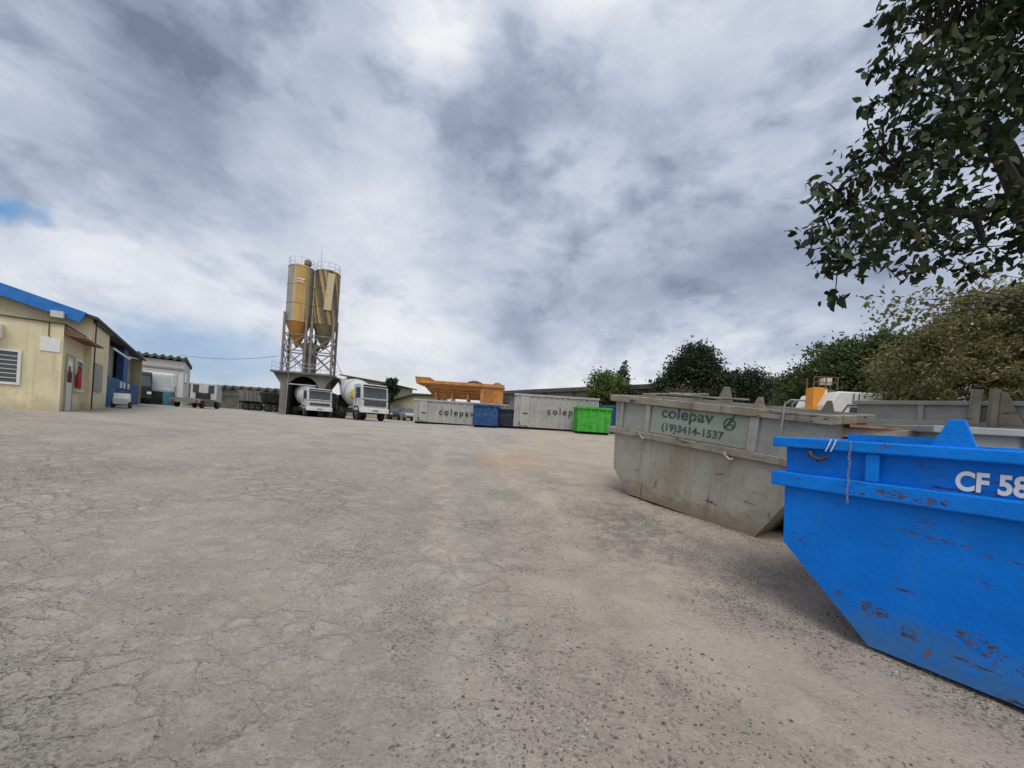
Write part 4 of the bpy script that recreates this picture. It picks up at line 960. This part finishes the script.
wt0 = base_at(826, 14.0); wt = thing('white_truck', 'white truck cab with dark side window behind the long grey skip', 'truck', wt0, rotz=R(-6))
TH = at(850, 392, 14).z-wt0.z; WTL = 1.75
MB().prism([(0, .6), (WTL, .6), (WTL, TH), (.25, TH), (.02, TH-.5)], 0, 2.1).build('cab', M['white'], wt, bevel=.05)
MB().prism([(.62, TH-.86), (1.28, TH-.86), (1.28, TH-.56), (.68, TH-.56)], -.02, -.001).build('side_window', M['glass'], wt)
MB().path([(.30, -.03, TH-.95), (.58, -.03, TH-.48), (1.32, -.03, TH-.48), (1.32, -.03, TH-.9)], .02, 6).build('window_surround', M['black'], wt)
for x in (.75, .93): MB().tube((x, -.05, TH-.36), (x, -.05, TH-.06), .016, n=6).build('grab_handle', M['black'], wt)
MB().box(WTL+.001, 5.5, .3, 1.8, .6, .9).build('chassis', M['black'], wt)
for x in (.7, 4.6):
    for y, s_ in ((.15, -1), (1.95, 1)): wheel_parts(wt, x, y, .48, .28, s_)

# ------------------------------------------------------------------ trees
def leaf_mesh(name, C, size, mat, parent, droop=.0, aspect=.5, shape='rhomb'):
    n = len(C); d = rng.normal(size=(n, 3)); d[:, 2] -= droop; d /= np.linalg.norm(d, axis=1)[:, None]
    r_ = rng.normal(size=(n, 3)); r_[:, 2] += .6; w = np.cross(d, r_); w /= np.linalg.norm(w, axis=1)[:, None]+1e-9
    nn = np.cross(w, d)
    L = size*(.6+.8*rng.random(n))[:, None]; Wd_ = L*aspect
    a = C; m1 = C+d*L*.45; e = C+d*L-nn*L*.12
    vs = [a, m1+w*Wd_*.5+nn*L*.06, e, m1-w*Wd_*.5+nn*L*.06]
    if shape == 'leaf': vs = [a, C+d*L*.35+w*Wd_*.48+nn*L*.05, C+d*L*.7+w*Wd_*.36+nn*L*.03, e, C+d*L*.7-w*Wd_*.36+nn*L*.03, C+d*L*.35-w*Wd_*.48+nn*L*.05]
    k = len(vs); Vv = np.stack(vs, 1).reshape(-1, 3)
    me = bpy.data.meshes.new(name); me.vertices.add(n*k); me.vertices.foreach_set('co', Vv.astype(np.float32).ravel())
    me.loops.add(n*k); me.loops.foreach_set('vertex_index', np.arange(n*k, dtype=np.int32))
    me.polygons.add(n); me.polygons.foreach_set('loop_start', np.arange(0, n*k, k, dtype=np.int32))
    try: me.polygons.foreach_set('loop_total', np.full(n, k, dtype=np.int32))
    except Exception: pass
    me.update(calc_edges=True); me.validate(); me.materials.append(mat)
    ob_ = bpy.data.objects.new(name, me); col.objects.link(ob_); ob_.parent = parent
    return ob_
def crown_points(lobes, nclump, per, spread):
    vol = np.array([l[3]*l[4]*l[5] for l in lobes])**.75; pr_ = vol/vol.sum(); out = []
    which = rng.choice(len(lobes), nclump, p=pr_)
    for wi in which:
        l = lobes[wi]; d = rng.normal(size=3); d /= np.linalg.norm(d); rr = rng.random()**.28
        c = np.array(l[:3])+d*rr*np.array(l[3:6])
        if d[2] < -.5 and rng.random() < .5: continue
        sp = spread*(.5+rng.random()); m_ = int(per*(.5+rng.random()))
        out.append(c+rng.normal(size=(m_, 3))*sp*np.array([1, 1, .75]))
    return np.concatenate(out)
def tree(name, label, px, Y, top_py, wpx, mat, trunk_h=.25, lobes=None, nclump=230, per=40, leaf=.2, group=None, cat='tree', low=.0, seed=0, trunks=1, spread=None, droop=0., aspect=.5):
    b0 = base_at(px, Y); H = at(px, top_py, Y).z-b0.z; w = wpx/FPX*Y/2
    t_ = thing(name, label, cat, b0, group=group)
    if lobes is None:
        r_ = random.Random(seed); zc_ = H*(trunk_h+(1-trunk_h)/2); rh = H*(1-trunk_h)/2
        lobes = [(0, 0, zc_, w*.62, w*.62, rh*.9)]
        for i in range(7):
            a = 2*math.pi*(i+r_.random()*.6)/7; q = .35+.3*r_.random()
            lobes.append((w*.55*math.cos(a), w*.5*math.sin(a), zc_+rh*(-.5+1.0*r_.random()), w*q, w*q, rh*q*1.1))
        for i in range(3): lobes.append((w*(-.35+.35*i)+w*.1*r_.random(), 0, H-rh*(.42+.2*r_.random()), w*.33, w*.33, rh*.4))
    else: lobes = [(l[0]*w, l[1]*w, l[2]*H, l[3]*w, l[4]*w, l[5]*H) for l in lobes]
    zmax = max(l[2]+l[5] for l in lobes); k = H/zmax; lobes = [(l[0], l[1], l[2]*k, l[3], l[4], l[5]*k) for l in lobes]
    pts = crown_points(lobes, nclump, per, (spread or .10)*w)
    pts = pts[pts[:, 2] > low*H]
    leaf_mesh('crown', pts, leaf, mat, t_, droop, aspect)
    tk_ = MB(); r0 = max(.06, H*.022); r_ = random.Random(seed+5)
    for q in range(trunks):
        ox = (q-(trunks-1)/2)*r0*4
        top = Vector((ox*1.6, 0, H*.62)); tk_.path([(ox, 0, -.1), (ox*1.1+.05, 0, H*.2), (ox*1.3, .05, H*.42), top], [r0*1.25, r0, r0*.8, r0*.4], 8)
    lb = MB()
    for l in lobes[1:]:
        s_ = Vector((0, 0, H*(.22+.25*r_.random()))); e_ = Vector(l[:3]); md = (s_+e_)/2+Vector((0, 0, -.06*H))
        lb.path([s_, md, e_], [r0*.6, r0*.4, r0*.12], 6)
    tk_.build('trunk', M['bark'], t_, smooth=True); lb.build('limb', M['bark'], t_)
    return t_
G_ = 'trees beyond the yard'
tree('tree', 'round-crowned dark tree on a bare trunk behind the mixer truck', 388, 48, 377, 16, M['leaf_dark'], .35, group=G_, seed=1, nclump=90, per=40, leaf=.32)
tree('bushy_tree', 'low light green bushy tree behind the lime green bin', 603, 30, 370.5, 46, M['leaf_lime'], .05, group=G_, seed=2, nclump=330, leaf=.19)
tree('spiky_tree', 'narrow dark pointed tree beside the light green bushy one', 621, 32, 360, 30, M['leaf_dark'], .05, group=G_, seed=3, nclump=300, leaf=.19,
     lobes=[(0, 0, .3, .9, .9, .3), (-.1, 0, .62, .5, .5, .25), (-.12, 0, .85, .26, .26, .15), (.55, 0, .42, .45, .45, .16), (-.6, 0, .3, .4, .4, .2)])
tree('tall_tree', 'tallest dark tree with gaps of sky, between spiky and round trees', 686, 27.5, 344.5, 64, M['leaf_dark'], .35, group=G_, seed=4, nclump=420, leaf=.20, trunks=2,
     lobes=[(.05, 0, .72, .7, .6, .24), (.4, 0, .80, .5, .45, .18), (-.35, 0, .72, .42, .4, .16), (-.75, 0, .56, .3, .3, .13), (.1, 0, .92, .4, .4, .1), (.75, 0, .66, .35, .35, .18), (-.4, 0, .5, .35, .3, .1)])
tree('round_tree', 'round low dark tree right of the tallest one', 730, 25, 366, 62, M['leaf_dark'], .05, group=G_, seed=5, nclump=420, leaf=.17)
tree('brush', 'pale dry brush under the tallest dark tree', 674, 24, 384, 52, M['leaf_grey'], .0, group=G_, seed=6, nclump=150, per=40, leaf=.16, cat='bush', aspect=.25)
tree('leafy_tree', 'broad mid-green tree behind the orange cabinet', 843, 19.5, 333, 135, M['leaf_green'], .06, group=G_, seed=7, nclump=1100, per=50, leaf=.17, spread=.06,
     lobes=[(.1, 0, .55, .7, .7, .36), (-.55, 0, .42, .42, .5, .32), (.55, 0, .62, .45, .5, .32), (-.25, -.1, .68, .42, .45, .24), (.2, -.3, .8, .45, .4, .19), (.6, -.2, .82, .3, .3, .15), (-.78, 0, .22, .22, .3, .2), (.75, -.2, .4, .35, .4, .3), (-.2, -.5, .25, .5, .3, .24)])
tree('dry_thicket', 'big brownish dry thicket at the right edge behind the skips', 990, 13.0, 283, 225, M['leaf_dry'], .03, group=G_, seed=8, nclump=2100, per=60, leaf=.13, spread=.045, aspect=.4,
     lobes=[(.1, 0, .5, .72, .6, .40), (-.55, 0, .42, .40, .5, .36), (.5, 0, .62, .5, .5, .34), (-.2, -.1, .70, .4, .4, .22), (.2, -.2, .82, .42, .4, .16), (-.7, -.1, .2, .28, .4, .2), (.7, -.1, .8, .35, .3, .18), (.1, -.5, .3, .7, .3, .3), (.75, -.4, .3, .4, .4, .3)])

# overhanging tree: trunk stands right of the picture, limbs reach over the skips
nt = thing('overhanging_tree', 'dark broad-leaved tree reaching in from the top right corner', 'tree', Vector((10.2, 6.6, zt(10.2, 6.6))))
nb = nt.location.copy(); nt['group'] = G_
def rel(p): return Vector(p)-nb
clumps = []
spots = [(815,190,20),(830,205,26),(850,185,26),(812,232,18),(826,262,20),(845,262,22),(835,297,10),(838,235,26),(862,160,24),(858,215,30),(880,140,28),(885,180,32),(880,225,34),(875,258,20),
 (895,95,24),(895,20,16),(888,45,14),(905,60,16),(925,20,30),(930,60,30),(915,110,34),(920,150,34),(920,195,36),(925,240,32),(915,268,16),(950,20,34),(955,60,34),(955,110,36),(950,160,34),(948,205,24),(955,250,28),(968,272,12),
 (985,20,36),(990,65,34),(985,110,36),(985,150,30),(975,200,16),(992,262,10),(1015,30,36),(1015,80,34),(1015,130,34),(1016,222,20),(1000,205,20),(1018,190,16),(1015,245,22),(870,70,9),(905,85,18),(868,105,8),(893,8,14),(1010,175,16),(940,130,34),(970,85,34),(900,215,30),(940,225,30),(975,40,34),(1000,100,34),(960,140,34),(905,165,30),(860,240,24)]
for (px, py, rp) in spots:
    Y = 5.2+random.uniform(-.5, .9)+(py < 60)*.3; p = at(px, py, Y); clumps.append((p, rp/FPX*Y*.92*random.uniform(.7, 1.12)))
for _ in range(150):
    p = Vector((random.uniform(6.9, 14), random.uniform(3.8, 9.5), random.uniform(4.3, 9.8)))
    d = pdir(0, 0); 
    if (p.x-10.2)**2/14+(p.y-6.6)**2/10+(p.z-6.8)**2/9 < 1.05 and p.x/p.y > 1.36: clumps.append((p, random.uniform(.35, .6)))
for _ in range(60):
    p = Vector((random.uniform(5.6, 9), random.uniform(4.6, 6.2), random.uniform(7.7, 10)))
    if p.x/p.y > 1.02: clumps.append((p, random.uniform(.35, .6)))
pts = []
for p, r_ in clumps:
    n_ = int(84*min(1.6, (r_/.40)**1.6))+6
    q = rng.normal(size=(n_, 3)); q /= np.linalg.norm(q, axis=1)[:, None]; q *= (rng.random(n_)**.6)[:, None]*r_*1.15
    pts.append(np.array(rel(p))+q)
leaf_mesh('crown', np.concatenate(pts), .145, M['leaf_near'], nt, .8, .48, 'leaf')
limbs = [[(10.2,6.6,.3),(10.1,6.5,2.2),(9.6,6.3,3.6)], ]
tkm = MB(); tkm.path([rel((10.2,6.6,.1)), rel((10.15,6.55,1.8)), rel((9.8,6.4,3.4)), rel((9.4,6.3,5.0)), rel((9.2,6.4,7.0))], [.32,.27,.23,.17,.08], 10); tkm.build('trunk', M['bark'], nt, smooth=True)
hubs = [at(1018, 195, 5.7), at(975, 215, 5.6), at(930, 210, 5.5), at(1000, 130, 5.8), at(965, 110, 5.6), at(990, 40, 5.8), at(950, 150, 5.5), at(885, 215, 5.4), at(860, 205, 5.3)]
lm = MB(); limb_pts = []
_op = lm.path
def _lp(pts, rad, n=6):
    for a_, b_ in zip(pts, pts[1:]):
        for k_ in range(8): limb_pts.append(Vector(a_).lerp(Vector(b_), k_/8)+nb)
    return _op(pts, rad, n)
lm.path = _lp
lm.path([rel((9.8,6.4,3.4)), rel((8.2,6.0,4.3)), rel(hubs[0]), rel(hubs[1]), rel(hubs[2]), rel(hubs[7])], [.17,.13,.10,.06,.035,.02], 8)
lm.path([rel((9.5,6.35,4.6)), rel((8.0,6.1,5.6)), rel(at(1010, 150, 5.8)), rel(hubs[3]), rel(hubs[6])], [.14,.11,.08,.05,.02], 8)
lm.path([rel(hubs[0]), rel(at(1003, 165, 5.7)), rel(at(985, 130, 5.7)), rel(hubs[4]), rel(at(940, 60, 5.6))], [.10,.08,.06,.04,.02], 8)
lm.path([rel((9.3,6.3,6.0)), rel((7.8,6.1,7.0)), rel(hubs[5]), rel(at(930, 30, 5.6))], [.12,.09,.06,.02], 8)
lm.path([rel(hubs[1]), rel(at(985, 245, 5.5)), rel(at(960, 255, 5.4))], [.05, .03, .012], 7)
lm.path([rel(hubs[2]), rel(at(905, 235, 5.4)), rel(at(870, 248, 5.3)), rel(at(838, 262, 5.2))], [.035, .026, .018, .008], 7)
lm.path([rel(hubs[2]), rel(at(905, 180, 5.4)), rel(at(880, 150, 5.4))], [.035, .022, .010], 7)
lm.path([rel(hubs[4]), rel(at(930, 95, 5.5)), rel(at(905, 90, 5.5))], [.04, .025, .010], 7)
lm.build('limb', M['bark'], nt, smooth=True)
tw_ = MB()
for p, r_ in clumps:
    h = min(limb_pts, key=lambda q: (q-p).length)
    if (h-p).length < 3.2:
        md = (h+p)/2+Vector((random.uniform(-.1, .1), random.uniform(-.1, .1), random.uniform(.0, .12)))
        tw_.path([rel(h), rel(md), rel(p)], [.012, .008, .004], 5)
tw_.path([rel(at(915, 255, 5.3)), rel(at(912, 270, 5.3)), rel(at(903, 283, 5.3)), rel(at(887, 268, 5.2))], [.012, .010, .008, .004], 5)
tw_.build('twig', M['bark'], nt)
# sparse spray of leaves above the thicket
sp = thing('sparse_tree', 'thin grey twiggy tree with sparse leaves above the dry thicket', 'tree', Vector((12.6, 9.0, zt(12.6, 9.0))), group=G_)
sb = sp.location.copy(); spm = MB(); spts = []
spm.path([Vector((0, 0, -.1)), Vector((-.2, 0, 2)), at(1060, 320, 9)-sb], [.12, .10, .06], 8); spm.build('trunk', M['bark'], sp)
spb = MB()
for (px, py) in ((1015, 285), (985, 292), (960, 300), (935, 300), (912, 305), (898, 312), (945, 288), (1000, 275), (1020, 300), (975, 310), (920, 318), (890, 303), (905, 320)):
    p = at(px, py, 9+random.uniform(-.4, .4)); s_ = at(1060, 318, 9)
    spb.path([s_-sb, at(px*.5+530, py*.5+148+random.uniform(-8, 8), 9+random.uniform(-.6, .6))-sb, p-sb], [.02, .011, .004], 5)
    q = rng.normal(size=(46, 3))*np.array([.34, .3, .13]); spts.append(np.array(p-sb)+q)
spb.build('branch', M['bark'], sp); leaf_mesh('crown', np.concatenate(spts), .13, M['leaf_dry'], sp, .3, .5)

# ------------------------------------------------------------------ wires
wr = MB(); a, c = at(180, 355, 36), at(279, 356, 34); pp = [a.lerp(c, i/12)-Vector((0, 0, .9*4*(i/12)*(1-i/12)*.35)) for i in range(13)]
tag(wr.path(pp, .018, 4).build('overhead_cable', M['black']), 'sagging cable from white warehouse to the silo tower', 'cable')
wr = MB(); a, c = at(334, 355, 34), at(350, 382, 51); pp = [a.lerp(c, i/8)-Vector((0, 0, .5*4*(i/8)*(1-i/8))) for i in range(9)]
tag(wr.path(pp, .02, 4).build('overhead_cable', M['black']), 'short cable dropping from silo tower to the yellow building', 'cable')

# ------------------------------------------------------------------ loose stones
def stones(n, gen, rlo, rhi, name, mat):
    ico = [(0,0,1),(.89,0,.45),(.28,.85,.45),(-.72,.53,.45),(-.72,-.53,.45),(.28,-.85,.45),(.72,.53,-.45),(-.28,.85,-.45),(-.89,0,-.45),(-.28,-.85,-.45),(.72,-.53,-.45),(0,0,-1)]
    fc = [(0,1,2),(0,2,3),(0,3,4),(0,4,5),(0,5,1),(1,6,2),(2,7,3),(3,8,4),(4,9,5),(5,10,1),(6,7,2),(7,8,3),(8,9,4),(9,10,5),(10,6,1),(11,7,6),(11,8,7),(11,9,8),(11,10,9),(11,6,10)]
    base_v = np.array(ico); XY = gen(n); n = len(XY); Z = zt_arr(XY[:, 0], XY[:, 1])
    Z = Z+(vnoise(XY[:, 0], XY[:, 1], .7, 1)*.05+vnoise(XY[:, 0], XY[:, 1], 2.1, 2)*.028+vnoise(XY[:, 0], XY[:, 1], 5.3, 3)*.016+vnoise(XY[:, 0], XY[:, 1], 11, 4)*.010)-.012
    rad = rlo+(rhi-rlo)*rng.random(n)**4
    Vv = base_v[None]*rad[:, None, None]*(.45+.9*rng.random((n, 12, 1)))*np.stack([.8+.9*rng.random(n), .7+.5*rng.random(n), .45+.3*rng.random(n)], -1)[:, None, :]; Vv[:, :, 0] += XY[:, 0:1]; Vv[:, :, 1] += XY[:, 1:2]; Vv[:, :, 2] += (Z+rad*.2)[:, None]
    Fv = (np.array(fc)[None]+np.arange(n)[:, None, None]*12).reshape(-1, 3)
    me = bpy.data.meshes.new(name); me.from_pydata(Vv.reshape(-1, 3).tolist(), [], Fv.tolist()); me.materials.append(mat)
    ob_ = bpy.data.objects.new(name, me); col.objects.link(ob_); return ob_
m, t, b = M_new('stone_mix'); g = t.node('ShaderNodeNewGeometry')
t.put(b.inputs['Base Color'], t.ramp(g.outputs['Random Per Island'], [(0, (.07, .068, .065)), (.4, (.13, .125, .12)), (.7, (.23, .21, .19)), (1, (.38, .35, .31))])); b.inputs['Roughness'].default_value = .95; M['stone'] = m
def gen_near(n):
    y = .9+rng.random(n)**1.7*11; x = rng.normal(size=n)*.55*(y*.9+1)+.9
    keep = vnoise(x, y, .8, 21)+vnoise(x, y, 2.3, 22)*.7+np.clip(x*.07, -.25, .12)+.25*(rng.random(n)-.5) > .08
    x, y = x[keep], y[keep]
    ex_ = []
    for (p0, p1, m_, sd) in (((2.95, 3.05), (4.6, .35), 5200, .13), ((2.4, 7.75), (3.75, 5.85), 3200, .12), ((2.2, 3.9), (2.9, 3.05), 2600, .22), ((3.7, 5.7), (2.6, 4.6), 2500, .45), ((1.3, 6.2), (2.6, 7.2), 2500, .55)):
        q = rng.random(m_)[:, None]; ex_.append(np.array(p0)*(1-q)+np.array(p1)*q+rng.normal(size=(m_, 2))*sd)
    ex_ = np.concatenate(ex_); return np.concatenate([np.stack([x, y], 1), ex_])
tag(stones(70000, gen_near, .0020, .0105, 'loose_gravel', M['stone']), 'small loose gravel strewn over the yard dirt', 'gravel', kind='stuff')
